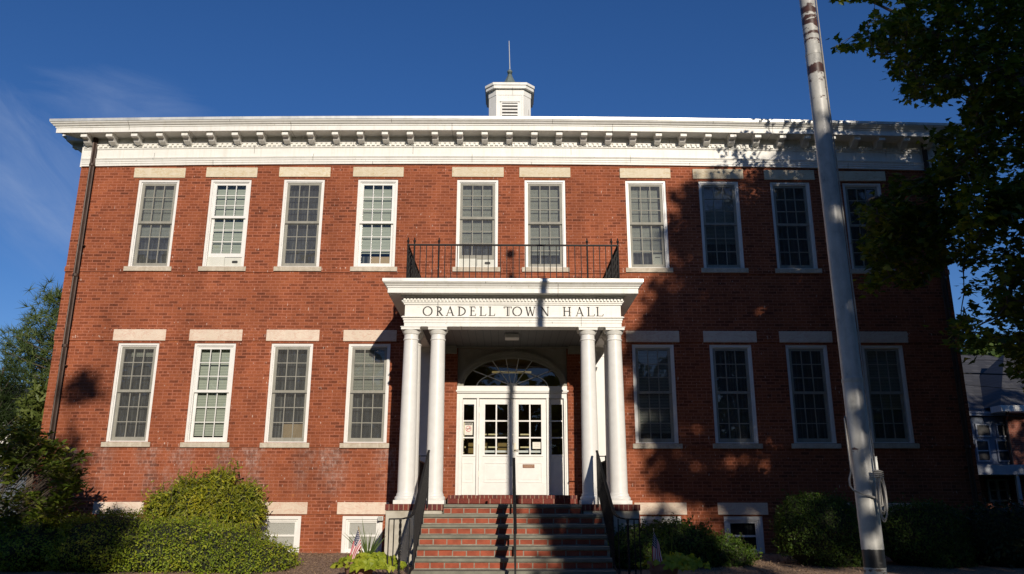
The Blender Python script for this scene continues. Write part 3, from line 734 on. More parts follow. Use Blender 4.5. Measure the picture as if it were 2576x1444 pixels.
av.prism([(ac_x-.035, 4.22), (ac_x+.035, 4.22), (ac_x+.05, 4.34), (ac_x-.05, 4.34)], 'y', .02, .125)
av.build('archivolt', PORCHTRIM, hall, smooth=35)
fl = MB(); tt = .0085
def strip(pts, y0, y1, t): 
    for a, b in zip(pts[:-1], pts[1:]): fl.bar((a[0], (y0+y1)/2, a[1]), (b[0], (y0+y1)/2, b[1]), y1-y0, t*2, upv=(0, 0, 1)) if abs(b[0]-a[0]) > abs(b[1]-a[1]) else fl.bar((a[0], (y0+y1)/2, a[1]), (b[0], (y0+y1)/2, b[1]), y1-y0, t*2, upv=(1, 0, 0))
strip([ell(.77, .33, PI*i/24) for i in range(25)], .17, .19, tt)
for tx, tz in ((-.56, .235), (-.32, .42), (-.11, .49), (.11, .49), (.32, .42), (.56, .235)):
    # carry each spoke out to the arch
    L = 1/math.sqrt((tx*1.0/1.05)**2+(tz/.625)**2)
    strip([(ac_x+.06*(1 if tx > 0 else -1)*min(1, abs(tx)*4), sp_z+.05), (ac_x+tx*L*.995, sp_z+tz*L*.995)], .17, .19, tt)
fan = fl.build('fanlight', WHITE2, hall)
MB().prism([(ac_x+.125*math.cos(PI*i/12), sp_z+.085*math.sin(PI*i/12)) for i in range(13)], 'y', .165, .195).build('hub', WHITE2, fan)
MB().add([(x, .2, z) for x, z in ov], [tuple(range(k+1))]).build('pane', DOORGLASS, fan)
def leaf_door(name, x0, x1, z0, z1, gx0, gx1, gz0, gz1, nx, nz, pz0, pz1, parent, y=.115, th=.045):
    mb = MB()
    mb.box(x0, gx0, y, y+th, z0, z1); mb.box(gx1, x1, y, y+th, z0, z1)
    mb.box(gx0, gx1, y, y+th, gz1, z1); mb.box(gx0, gx1, y, y+th, z0, gz0)
    muntins(mb, gx0, gx1, gz0, gz1, nx, nz, .028, y+.006, y+th-.006)
    mb.box(gx0-.035, gx1+.035, y-.018, y, gz0-.04, gz0-.012)
    # raised moulding round the lower panel
    for a, b, c, d in ((gx0-.01, gx1+.01, pz1-.02, pz1), (gx0-.01, gx1+.01, pz0, pz0+.02)): mb.box(a, b, y-.010, y, c, d)
    for a in (gx0-.01, gx1-.01): mb.box(a, a+.02, y-.010, y, pz0+.02, pz1-.02)
    mb.box(gx0+.05, gx1-.05, y-.006, y, pz0+.06, pz1-.06)
    o = mb.build(name, WHITE2, parent)
    plane_xz(gx0+.002, gx1-.002, gz0+.002, gz1-.002, y+th*.55).build('pane', DOORGLASS, o)
    return o
dl = leaf_door('door', -.560, .152, 1.252, 3.25, -.437, .045, 2.075, 3.13, 2, 3, 1.50, 1.91, hall)
dr = leaf_door('door', .160, .872, 1.252, 3.25, .278, .762, 2.075, 3.13, 2, 3, 1.50, 1.91, hall)
sl_ = leaf_door('sidelight', -.912, -.617, 1.25, 3.252, -.893, -.672, 2.075, 3.13, 1, 3, 1.50, 1.91, hall, y=.125)
sr_ = leaf_door('sidelight', .934, 1.242, 1.25, 3.252, .98, 1.212, 2.075, 3.13, 1, 3, 1.50, 1.91, hall, y=.125)
for o, a, b in ((dl, -.55, .14), (dr, .17, .86)):
    MB().box(a+.05, b-.05, .20, .23, 2.12, 2.165).build('push_bar', WHITE2, o)
for o, x in ((dl, -.563), (dr, .8735)):
    for z in (1.62, 2.28, 2.95): MB().box(x-.006, x+.006, .098, .118, z, z+.12).build('hinge', BRASS, o)
h = MB(); h.box(.172, .222, .098, .116, 2.13, 2.31); h.tube([(.197, .1, 2.17), (.197, .055, 2.17), (.285, .05, 2.168)], .009); h.lathe([(.014, 0), (.014, .001)], 0, 0) if False else None
hd = h.build('handle', BRASS, dr, bevel=.003)
MB().box(.094, .176, .104, .114, 1.83, 2.27).build('strike_plate', METALCAP, dl)
# foyer seen through the glass
fy_ = MB(); fy_.box(EX0-.2, EX1+.2, 2.1, 2.2, 1.06, 4.3); fy_.box(EX0-.2, EX1+.2, .34, 2.1, 4.31, 4.36); fy_.box(EX0-.25, EX0-.2, .34, 2.1, 1.06, 4.3); fy_.box(EX1+.2, EX1+.25, .34, 2.1, 1.06, 4.3); fy_.box(EX0-.2, EX1+.2, .34, 2.1, 1.05, 1.10)
fy_.build('foyer_wall', FOYER, hall)
rl = MB()
for z in (2.55, 2.27): rl.box(-.95, .53, 1.0, 1.03, z, z+.03)
for x in (-.95, -.86, .53): rl.box(x, x+.035, 1.0, 1.03, 1.1, 2.9 if x < 0 else 2.58)
LAMP, n_, l_, b_ = new_mat('lamp_tube'); b_.inputs['Emission Color'].default_value = (1, .72, .25, 1); b_.inputs['Emission Strength'].default_value = .22; b_.inputs['Base Color'].default_value = (.4, .3, .1, 1)
MB().box(-.32, .60, 1.5, 1.56, 4.03, 4.07).build('foyer_lamp', LAMP, hall)
CREAMP = mottled('cream_paint', (.62, .52, .28), (.7, .6, .34), scale=5)
rl.build('foyer_railing', CREAMP, hall)
# brick threshold
MB().box(-1.165, 1.46, -.34, .05, 1.176, 1.242).build('threshold', CAPBRICK, hall)
THB = brick_mat('threshold_brick', [(0, (.12, .03, .025)), (1, (.2, .045, .03))], (.34, .24, .17), bw=.215, rh=.2, ms=.009, mrough=0)
MB().box(-1.165, 1.46, -.34, .05, 1.077, 1.174).build('threshold', THB, hall)

# ---- porch
PF, PE = -2.45, -2.20          # front of the cornice, front of the entablature
HX = 2.07                      # half width of the entablature
def ring(mb, half, yf, z0, z1, yb=0.0):
    mb.box(XC-half, XC+half, yf, yb-.003, z0, z1)
ent = MB()
def beam(half, proud, z0, z1, depth=.30):
    """front beam and two side beams back to the wall"""
    yf = PE-proud; h = half+proud
    ent.box(XC-h, XC+h, yf, PE+depth, z0, z1)
    for s in (-1, 1):
        a, b = sorted((XC+s*h, XC+s*(half-depth))); ent.box(a, b, PE+depth, -.003, z0, z1)
beam(HX, 0, 4.33, 4.40); beam(HX, .010, 4.402, 4.452); beam(HX, .022, 4.454, 4.495); beam(HX, .05, 4.497, 4.512); beam(HX, .035, 4.514, 4.526)
beam(HX, -.005, 4.528, 4.752); beam(HX, .018, 4.754, 4.785); beam(HX, .034, 4.787, 4.81)
beam(HX, .03, 4.812, 4.885); beam(HX, .075, 4.887, 4.922)
x = XC-HX-.02
while x < XC+HX+.02:
    ent.box(x, x+.038, PE-.062, PE-.029, 4.818, 4.872); x += .066
for s in (-1, 1):
    y = PE
    while y < -.08:
        a, b = sorted((XC+s*(HX+.029), XC+s*(HX+.062))); ent.box(a, b, y, y+.038, 4.818, 4.872); y += .066
entab = ent.build('entablature', WHITE, hall)
pr = MB()
HF = 2.372
def slab(half, yf, z0, z1): pr.box(XC-half, XC+half, yf, -.004, z0, z1)
slab(HF, PF, 4.925, 5.022); slab(HF+.018, PF-.018, 5.024, 5.048)
# crown moulding, mitred
for (o0, z0), (o1, z1) in zip([(.022, 5.05), (.035, 5.06), (.05, 5.085), (.082, 5.108)], [(.035, 5.06), (.05, 5.085), (.082, 5.108), (.09, 5.125)]):
    vs = [(XC+s*(HF+o), yy, z) for o, z in ((o0, z0), (o1, z1)) for s, yy in ((-1, -.004), (-1, PF-o), (1, PF-o), (1, -.004))]
    pr.add(vs, [(0, 1, 5, 4), (1, 2, 6, 5), (2, 3, 7, 6)])
porch_roof = pr.build('porch_roof', WHITE, hall)
ed = MB(); ed.box(XC-HF-.095, XC+HF+.095, PF-.097, -.005, 5.127, 5.185); ed.build('metal_edging', METALCAP, porch_roof)
MB().box(XC-HX+.29, XC+HX-.29, PE+.29, -.01, 4.36, 4.38).build('porch_ceiling', CEIL, hall)
# beams on the wall on either side of the arch
for a, b in ((XC-HX+.3, -1.06), (1.345, XC+HX-.3)):
    wb = MB(); wb.box(a, b, -.10, -.002, 4.2, 4.358); wb.box(a, b, -.13, -.10, 4.29, 4.358); wb.build('wall_beam', PORCHTRIM, hall)
# columns
colx = [XC-1.945, XC-1.432, XC+1.432, XC+1.945]
ZP = 1.068
def column(x, y):
    mb = MB()
    prof = [(.2, ZP+.07), (.202, ZP+.085), (.205, ZP+.1), (.202, ZP+.12), (.188, ZP+.135), (.178, ZP+.14), (.172, ZP+.15), (.174, ZP+.165), (.172, ZP+.18), (.160, ZP+.19), (.157, ZP+.215)]
    for i in range(1, 13):
        t = i/12; prof.append((.157-.022*t**1.6, ZP+.215+(4.08-ZP-.215)*t))
    prof += [(.135, 4.082), (.147, 4.087), (.150, 4.098), (.147, 4.11), (.135, 4.114), (.134, 4.19)]
    mb.lathe(prof, x, y, n=36)
    o = mb.build('column', WHITE2, hall, smooth=50)
    MB().box(x-.203, x+.203, y-.203, y+.203, ZP, ZP+.069).build('plinth', WHITE, o, bevel=.006)
    c = MB(); c.lathe([(.136, 4.191), (.148, 4.20), (.150, 4.212), (.172, 4.245), (.178, 4.262), (.17, 4.27)], x, y, n=36)
    cp = c.build('capital', WHITE, o, smooth=50)
    a = MB(); a.box(x-.178, x+.178, y-.178, y+.178, 4.272, 4.315); a.box(x-.19, x+.19, y-.19, y+.19, 4.316, 4.329)
    a.build('abacus', WHITE, o)
    return o
for x in colx: column(x, -2.03)
for x in (colx[0], colx[3]): column(x, -1.50)
for s in (-1, 1):
    p = MB(); x = XC+s*1.92
    p.box(x-.17, x+.17, -.075, -.004, 1.15, 4.14); p.box(x-.2, x+.2, -.1, -.004, ZP, 1.148)
    p.box(x-.185, x+.185, -.09, -.004, 4.142, 4.17); p.box(x-.2, x+.2, -.1, -.004, 4.24, 4.329); p.box(x-.17, x+.17, -.075, -.004, 4.172, 4.238); p.box(x-.18, x+.18, -.085, -.004, 4.02, 4.05) if False else None
    p.build('pilaster', WHITE2, hall)
# porch lamp
lp = MB(); lp.box(.125-.14, .125+.14, -1.44, -1.16, 4.27, 4.359); lp.build('porch_lamp', WHITE2, hall, bevel=.01)
MB().prism([(-.015-.10, 4.268), (.265+.10-.0, 4.268), (.23, 4.20), (.02, 4.20)], 'y', -1.40, -1.20).build('porch_lamp', BRASS, hall) if False else None
# lettering cut into the frieze: roman capitals from thick and thin strokes
LB = MB(); LZ0, LH = 4.535, .185
def q4(p): LB.add([(a, PE-.0015, b) for a, b in p]+[(a, PE+.006, b) for a, b in p], [(0, 1, 2, 3), (0, 4, 5, 1), (1, 5, 6, 2), (2, 6, 7, 3), (3, 7, 4, 0)])
def stroke(x0, z0, x1, z1, t):
    d = Vector((x1-x0, z1-z0)); nn = Vector((-d.y, d.x)).normalized()*t/2
    q4([(x0-nn.x, z0-nn.y), (x1-nn.x, z1-nn.y), (x1+nn.x, z1+nn.y), (x0+nn.x, z0+nn.y)])
def arc(cx_, cz_, rx, rz, a0, a1, tmin, tmax, n=18):
    for i in range(n):
        t0, t1 = a0+(a1-a0)*i/n, a0+(a1-a0)*(i+1)/n
        th = tmin+(tmax-tmin)*abs(math.cos((t0+t1)/2))
        pts = []
        for t, s in ((t0, 0), (t1, 0), (t1, 1), (t0, 1)):
            pts.append((cx_+(rx-s*th)*math.cos(t), cz_+(rz-s*th)*math.sin(t)))
        q4(pts)
TK, TN, SF = .025, .0135, .0105
def serif(x, z, wv): stroke(x-wv, z, x+wv, z, SF)
def letter(ch, x0, x1):
    z0, z1 = LZ0, LZ0+LH; W_ = x1-x0; zc = (z0+z1)/2
    if ch == 'O': arc((x0+x1)/2, zc, W_/2, LH/2+.003, 0, 2*PI, TN, TK, 36)
    elif ch in 'EL':
        xs = x0+.03; stroke(xs, z0, xs, z1, TK); serif(xs-.006, z1-SF/2, .027) ; stroke(x0, z0+SF/2, x1-.008, z0+SF/2, SF*1.2); stroke(x1-.012, z0, x1, z0+.045, TN)
        if ch == 'E': stroke(xs, z1-SF/2, x1-.02, z1-SF/2, SF*1.2); stroke(x1-.022, z1, x1-.014, z1-.04, TN); stroke(xs, zc+.008, x1-.035, zc+.008, SF); stroke(x1-.036, zc+.028, x1-.036, zc-.012, SF)
    elif ch == 'T':
        xc_ = (x0+x1)/2; stroke(xc_, z0, xc_, z1, TK); serif(xc_, z0+SF/2, .028); stroke(x0, z1-SF/2, x1, z1-SF/2, SF*1.2); stroke(x0, z1, x0+.008, z1-.035, TN); stroke(x1, z1, x1-.008, z1-.035, TN)
    elif ch == 'H':
        for xs in (x0+.035, x1-.035): stroke(xs, z0, xs, z1, TK); serif(xs, z0+SF/2, .03); serif(xs, z1-SF/2, .03)
        stroke(x0+.035, zc+.006, x1-.035, zc+.006, TN)
    elif ch == 'A':
        xt = (x0+x1)/2; stroke(x0+.022, z0, xt, z1, TN); stroke(xt-.004, z1, x1-.024, z0, TK); serif(x0+.022, z0+SF/2, .022); serif(x1-.024, z0+SF/2, .026); stroke(x0+.05, z0+.06, x1-.055, z0+.06, SF)
    elif ch == 'W':
        a, b, c_, d_, e_ = x0+.018, x0+W_*.30, x0+W_*.52, x0+W_*.72, x1-.018
        stroke(a, z1, b, z0, TK); stroke(b, z0, c_, z1, TN); stroke(c_-.02, z1, d_, z0, TK); stroke(d_, z0, e_, z1, TN); serif(a, z1-SF/2, .024); serif(c_-.01, z1-SF/2, .022); serif(e_, z1-SF/2, .022)
    elif ch == 'N':
        stroke(x0+.026, z0, x0+.026, z1, TN); stroke(x0+.02, z1, x1-.022, z0, TK); stroke(x1-.022, z0, x1-.022, z1, TN); serif(x0+.024, z0+SF/2, .024); serif(x0+.012, z1-SF/2, .018); serif(x1-.022, z1-SF/2, .024)
    elif ch == 'D':
        xs = x0+.032; stroke(xs, z0, xs, z1, TK); serif(xs-.008, z0+SF/2, .024); serif(xs-.008, z1-SF/2, .024); arc(xs, zc, x1-xs, LH/2, -PI/2, PI/2, TN, TK, 22)
    elif ch == 'R':
        xs = x0+.03; stroke(xs, z0, xs, z1, TK); serif(xs, z0+SF/2, .026); serif(xs-.008, z1-SF/2, .022); arc(xs, z1-.052, x1-xs-.028, .052, -PI/2, PI/2, TN, TK, 16); stroke(xs+.03, zc-.008, x1-.012, z0, TK); serif(x1-.008, z0+SF/2, .016)
LX = [('O', -1.591, -1.400), ('R', -1.333, -1.199), ('A', -1.151, -.982), ('D', -.923, -.765), ('E', -.692, -.573), ('L', -.505, -.377), ('L', -.332, -.208), ('T', -.039, .109), ('O', .122, .312), ('W', .371, .567), ('N', .665, .826), ('H', 1.084, 1.254), ('A', 1.329, 1.495), ('L', 1.554, 1.700), ('L', 1.727, 1.864)]
for c_, a, b in LX: letter(c_, a, b)
LB.build('lettering', INK, entab)

# ---- balcony railing on the porch roof
BX0, BX1, BY, BZ0, BZ1 = -1.905, 2.175, -2.28, 5.186, 5.945
top = MB(); top.box(BX0-.02, BX1+.02, BY-.018, BY+.018, BZ1-.028, BZ1)
for x in (BX0, BX1): top.box(x-.018, x+.018, BY+.018, -.003, BZ1-.028, BZ1)
rail = top.build('balcony_railing', IRON, hall)
lo = MB(); lo.box(BX0, BX1, BY-.012, BY+.012, BZ0+.06, BZ0+.078)
for x in (BX0, BX1): lo.box(x-.012, x+.012, BY+.013, -.003, BZ0+.06, BZ0+.078)
lo.build('bottom_rail', IRON, rail)
bal = MB().box(-.0075, .0075, -.0075, .0075, 0, BZ1-BZ0-.029).build('baluster', IRON, rail); bal.location = (BX0+.12, BY, BZ0)
nb = 34
for i in range(2, nb): inst(bal, 'baluster', (BX0+(BX1-BX0)*i/nb, BY, BZ0), rail)
# the side panels carry twisted bars
def twist_bar(hh, t=.016, turns=5):
    mb = MB(); n = 26; vs, fs = [], []
    for i in range(n+1):
        a = turns*2*PI*i/n/4*1.0; z = hh*i/n
        for q in range(4):
            th = a+PI/2*q; vs.append((t*math.cos(th), t*math.sin(th), z))
    for i in range(n):
        for q in range(4): fs.append((i*4+q, i*4+(q+1) % 4, (i+1)*4+(q+1) % 4, (i+1)*4+q))
    return mb.add(vs, fs)
tb = twist_bar(BZ1-BZ0-.029, .013).build('baluster', IRON, rail); tb.location = (BX0, BY+.12, BZ0)
scroll = None
for s, x in ((0, BX0), (1, BX1)):
    for k in range(1, 18):
        if s == 0 and k == 1: continue
        inst(tb if k % 2 else bal, 'baluster', (x, BY+.125*k, BZ0), rail)
fn = MB(); fn.lathe([(.017, 0), (.017, BZ1-BZ0), (.012, BZ1-BZ0+.02), (.024, BZ1-BZ0+.05), (.026, BZ1-BZ0+.075), (.01, BZ1-BZ0+.095), (.015, BZ1-BZ0+.115), (.003, BZ1-BZ0+.14)], 0, 0, n=10)
f0 = fn.build('finial_post', IRON, rail); f0.location = (BX0, BY, BZ0)
for x in (BX0+.125, BX0+.60, BX1-.60, BX1-.125, BX1): inst(f0, 'finial_post', (x, BY, BZ0), rail)

# ---- porch floor, piers
MB().box(XC-2.05, XC+2.05, -2.25, -.003, .4, 1.066).build('porch_floor', BLUESTONE, hall)
for s in (-1, 1):
    a, b = sorted((XC+s*1.235, XC+s*2.265))
    MB().box(a, b, -2.36, -1.25, .962, 1.067).build('pier_cap', CAPBRICK, hall)
    a, b = sorted((XC+s*1.26, XC+s*2.25))
    MB().box(a, b, -2.335, -1.25, -.2, .96).build('pier', CONC, hall)
settle(hall)
# ------------------------------------------------------------------ entrance steps
STEPBRICK = mottled('step_brick', (.19, .040, .020), (.36, .085, .042), scale=5.5, rough=.85, bump=.3, bscale=70)
STEPMORTAR = mottled('step_mortar', (.17, .15, .12), (.34, .31, .25), scale=8, rough=.9, bump=.3, bscale=60)
steps = empty('entrance_steps', 'seven brick steps with grey bluestone treads climbing to the town hall porch', 'steps', (XC, -3.4, -.05))
SX0, SX1 = -1.425, 1.695
for k in range(7):
    zt = 1.064-.163*k; yf = -2.32-.30*k
    a, b = (-1.095, 1.365) if k == 0 else (SX0, SX1)
    yb = -2.256 if k == 0 else yf+.33
    t = MB().box(a-.015*(k > 0), b+.015*(k > 0), yf-.02, yb, zt-.052, zt).build('tread', BLUESTONE, steps, bevel=.008)
    zb = (1.064-.163*(k+1)) if k < 6 else -.2
    rb = MB(); rb.box(a, b, yf+.016, yb+.05 if k else -2.0, zb, zt-.053); nf = len(rb.f)
    x_ = a+.012-(.0 if k % 2 else .1); zc_ = zt-.053-.056+.0025*rng.normal()
    while x_ < b-.03:
        w_b = .212+rng.normal(0, .008); x0_, x1_ = max(a+.008, x_), min(b-.008, x_+w_b)
        if x1_-x0_ > .03: rb.box(x0_, x1_, yf+.009+abs(rng.normal(0, .002)), yf+.03, zc_-.039+rng.normal(0, .002), zc_+.039+rng.normal(0, .002))
        x_ += w_b+.020+rng.normal(0, .003)
    rb.build('riser', STEPMORTAR, steps, second=(STEPBRICK, nf))
MB().box(SX0+.02, SX1-.02, -3.9, -2.34, -.3, .05).build('foundation', CONC, steps)
settle(steps)
# handrails
def handrail(name, label, x, flare):
    root = empty(name, label, 'handrail', (x, -3.5, .1), 'iron handrails on the entrance steps')
    top = [(x, -2.42, 2.0), (x+flare*.02, -4.28, .985), (x+flare*.03, -4.42, .925), (x+flare*.07, -4.53, .882), (x+flare*.16, -4.60, .862), (x+flare*.36, -4.62, .858)]
    mb = MB()
    for a, b in zip(top[:-1], top[1:]): mb.bar(a, b, .042, .02)
    mb.build('top_rail', IRON, root)
    bt = [(x, -2.42, 1.36), (x+flare*.02, -4.28, .16), (x+flare*.07, -4.5, .03), (x+flare*.36, -4.60, .02)]
    mb = MB()
    for a, b in zip(bt[:-1], bt[1:]): mb.bar(a, b, .03, .012)
    mb.build('bottom_rail', IRON, root)
    src = None
    for i in range(24):
        t = (i+.5)/24; y = -2.42-1.86*t; zt_ = 2.0-1.015*t-.01; zb_ = 1.36-1.20*t
        mb = MB().box(-.007, .007, -.007, .007, 0, zt_-zb_)
        o = mb.build('baluster', IRON, root); o.location = (x+flare*.02*t, y, zb_)
    MB().box(x-.012, x+.012, -2.44, -2.416, 1.02, 1.99).build('post', IRON, root)
    for fx, kind in ((.36, 0), (.285, 0), (.19, 1), (.06, 0)):
        xx, yy = x+flare*fx, -4.6 if fx > .1 else -4.5
        if kind: o = twist_bar(.90, .022, 9).build('newel', IRON, root); o.location = (xx, yy, -.05)
        else: MB().box(xx-.008, xx+.008, yy-.008, yy+.008, -.05, .86).build('post', IRON, root)
    MB().box(x-.03, x+.03, -4.56, -4.44, -.06, .0).build('foot', IRON, root)
    settle(root)
handrail('handrail', 'black iron stair handrail on the left edge of the steps', -1.375, -1)
handrail('handrail', 'black iron stair handrail on the right edge of the steps, beside dark shrubs', 1.645, 1)
root = empty('handrail', 'black iron stair handrail running up the middle of the steps', 'handrail', (.15, -3.5, .1), 'iron handrails on the entrance steps')
mb = MB(); mb.bar((.15, -2.52, 1.86), (.15, -4.72, .66), .05, .022); mb.build('top_rail', IRON, root)
mb = MB(); mb.bar((.15, -2.52, 1.38), (.15, -4.68, .18), .03, .012); mb.build('bottom_rail', IRON, root)
for i in range(26):
    t = (i+.5)/26; y = -2.52-2.16*t
    o = MB().box(-.01, .01, -.01, .01, 0, .47).build('baluster', IRON, root); o.location = (.15, y, 1.385-1.2*t)
for y, z0, z1 in ((-2.54, .85, 1.84), (-3.62, .3, 1.25), (-4.70, -.1, .66)): MB().box(.135, .165, y-.014, y+.014, z0, z1).build('post', IRON, root)
settle(root)
# short railings at the open sides of the porch
for s, nm in ((-1, 'left'), (1, 'right')):
    x = XC+s*1.80
    root = empty('porch_railing', 'short black porch railing behind the columns at the %s end of the porch' % nm, 'railing', (x, -.7, 1.07), 'porch side railings')
    mb = MB(); mb.box(x-.015, x+.015, -1.34, -.12, 1.86, 1.885); mb.bar((x, -1.3, 1.965), (x-s*.30, -1.3, 1.965), .025, .018); mb.bar((x-s*.30, -1.3, 1.965), (x-s*.31, -1.3, 1.93), .02, .02); mb.build('top_rail', IRON, root)
    MB().box(x-.012, x+.012, -1.34, -.12, 1.16, 1.175).build('bottom_rail', IRON, root)
    for i in range(10): MB().box(x-.007, x+.007, -1.22+i*.115, -1.206+i*.115, 1.176, 1.859).build('baluster', IRON, root)
    MB().box(x-.016, x+.016, -1.375, -1.343, 1.07, 1.975).build('post', IRON, root)
    settle(root)

# ------------------------------------------------------------------ small things on the front
def text(body, size, loc, mat, parent, name='lettering', align='CENTER'):
    cu = bpy.data.curves.new(name, 'FONT'); cu.body = body; cu.size = size; cu.align_x = align; cu.align_y = 'CENTER'; cu.extrude = .0008
    cu.materials.append(mat)
    tmp = bpy.data.objects.new(name, cu); me = bpy.data.meshes.new_from_object(tmp); bpy.data.objects.remove(tmp); me.name = name
    if not me.materials: me.materials.append(mat)
    o = bpy.data.objects.new(name, me); col.objects.link(o); o.parent = parent; o.location = loc; o.rotation_euler = (PI/2, 0, 0)
    return o
PAPER = mottled('paper', (.66, .63, .54), (.72, .69, .6), scale=6)
RED = mottled('sign_red', (.42, .05, .09), (.5, .07, .1), scale=5)
PLAQUE = mottled('bronze_plaque', (.16, .065, .03), (.24, .10, .05), scale=12, rough=.5)
GOLDT = mottled('plaque_letters', (.55, .42, .26), (.62, .48, .3), scale=5)
GREYT = mottled('grey_print', (.42, .42, .44), (.48, .48, .5), scale=5)
sg = empty('no_smoking_sign', 'small white no smoking notice with red circle on the left sidelight glass', 'sign', (-.785, .12, 2.42))
MB().box(-.872, -.70, .119, .123, 2.48, 2.735).build('panel', PAPER, sg)
MB().box(-.865, -.708, .1165, .1185, 2.688, 2.727).build('header', INK, sg)
text('No Smoking', .030, (-.786, .1155, 2.707), PAPER, sg)
rg = MB(); rc = (-.788, 2.61)
for i in range(24):
    t0, t1 = 2*PI*i/24, 2*PI*(i+1)/24
    rg.add([(rc[0]+r_*math.cos(t), .1175, rc[1]+r_*math.sin(t)) for r_, t in ((.062, t0), (.062, t1), (.052, t1), (.052, t0))], [(0, 1, 2, 3)])
rg.bar((rc[0]-.036, .1168, rc[1]-.042), (rc[0]+.036, .1168, rc[1]+.042), .002, .012, upv=(1, 0, 0)); rg.build('prohibition_ring', RED, sg)
MB().box(-.835, -.742, .118, .1186, 2.603, 2.617).build('cigarette', INK, sg)
for z in (2.535, 2.512): MB().box(-.85, -.725, .1182, .1187, z, z+.005).build('small_print', GREYT, sg)
settle(sg)
pn = empty('paper_notice', 'white paper sheet taped inside the glass of the right door', 'notice', (.64, .13, 2.26))
MB().box(.575, .745, .126, .1275, 2.195, 2.335).build('sheet', PAPER, pn)
for z, a, b in ((2.29, .61, .71), (2.245, .615, .705)): MB().box(a, b, .1248, .1255, z, z+.010).build('print', GREYT, pn)
settle(pn)
pq = empty('plaque', 'small brown plaque with two lines of lettering on the right door', 'plaque', (.50, .1, 1.83))
MB().box(.365, .612, .097, .1045, 1.80, 1.873).build('plate', PLAQUE, pq)
text('WHEN DOOR IS LOCKED', .0185, (.4885, .0962, 1.850), GOLDT, pq); text('USE POLICE ENTRANCE', .0185, (.4885, .0962, 1.822), GOLDT, pq)
settle(pq)
# air conditioners under two raised sashes
ACP = mottled('appliance_plastic', (.52, .52, .46), (.6, .6, .54), scale=5)
for row, i, a, b, z0, z1 in ac_spots:
    lab = 'beige air conditioner panel with oval grip under the raised white sash' if i == 1 else 'beige air conditioner panel under the grey sash behind the balcony railing'
    ac = empty('air_conditioner', lab, 'air conditioner', ((a+b)/2, .1, z0), 'air conditioners in upper windows')
    mid = a+(b-a)*.5
    MB().box(a, mid-.006, .085, .12, z0, z1-.004).build('side_panel', ACP, ac)
    MB().box(mid, b, .075, .13, z0, z1-.02).build('body', ACP, ac, bevel=.008)
    MB().prism([(mid+(b-a)*.30+.085*(1 if math.cos(t) > 0 else -1)*.45+.028*math.cos(t), z0+(z1-z0)*.45+.030*math.sin(t)) for t in np.linspace(0, 2*PI, 20, endpoint=False)], 'y', .071, .08).build('grip_recess', INK, ac)
    settle(ac)
# light box on the basement window head, wall plates by the left corner
lb = empty('security_light', 'small square light fitting on the top corner of the basement window behind the flag', 'light', (-2.53, 0, .78))
MB().box(-2.60, -2.49, -.09, .02, .735, .825).build('housing', METALCAP, lb, bevel=.008)
MB().box(-2.585, -2.505, -.094, -.089, .75, .81).build('lens', FROST, lb); settle(lb)
BLUEP = mottled('blue_plate', (.06, .12, .22), (.1, .18, .3), scale=8)
for dx, lab in ((0, 'small dark blue wall plate with pale bars, nearer the corner of the wall'), (.19, 'small dark wall plate with pale bars, nearer the basement window')):
    wp = empty('wall_plate', lab, 'wall plate', (-9.0+dx, 0, .7), 'wall plates by the left corner')
    MB().box(-9.07+dx, -8.92+dx, -.05, 0, .66, .82).build('box', BLUEP if dx == 0 else INK, wp, bevel=.006)
    for k in range(2): MB().box(-9.035+dx+k*.045, -9.01+dx+k*.045, -.054, -.051, .69, .79).build('bar', PAPER, wp)
    settle(wp)
# boxed appliance seen behind the glass of an upper window
bx = empty('boxed_appliance', 'pale boxed appliance with a slotted grille standing inside the upper window right of the balcony', 'appliance', (3.37, .17, 6.3))
MB().box(3.29, 3.53, .15, .19, 6.27, 6.53).build('body', ACP, bx, bevel=.01); MB().box(3.37, 3.48, .146, .151, 6.44, 6.46).build('grille', INK, bx); settle(bx)

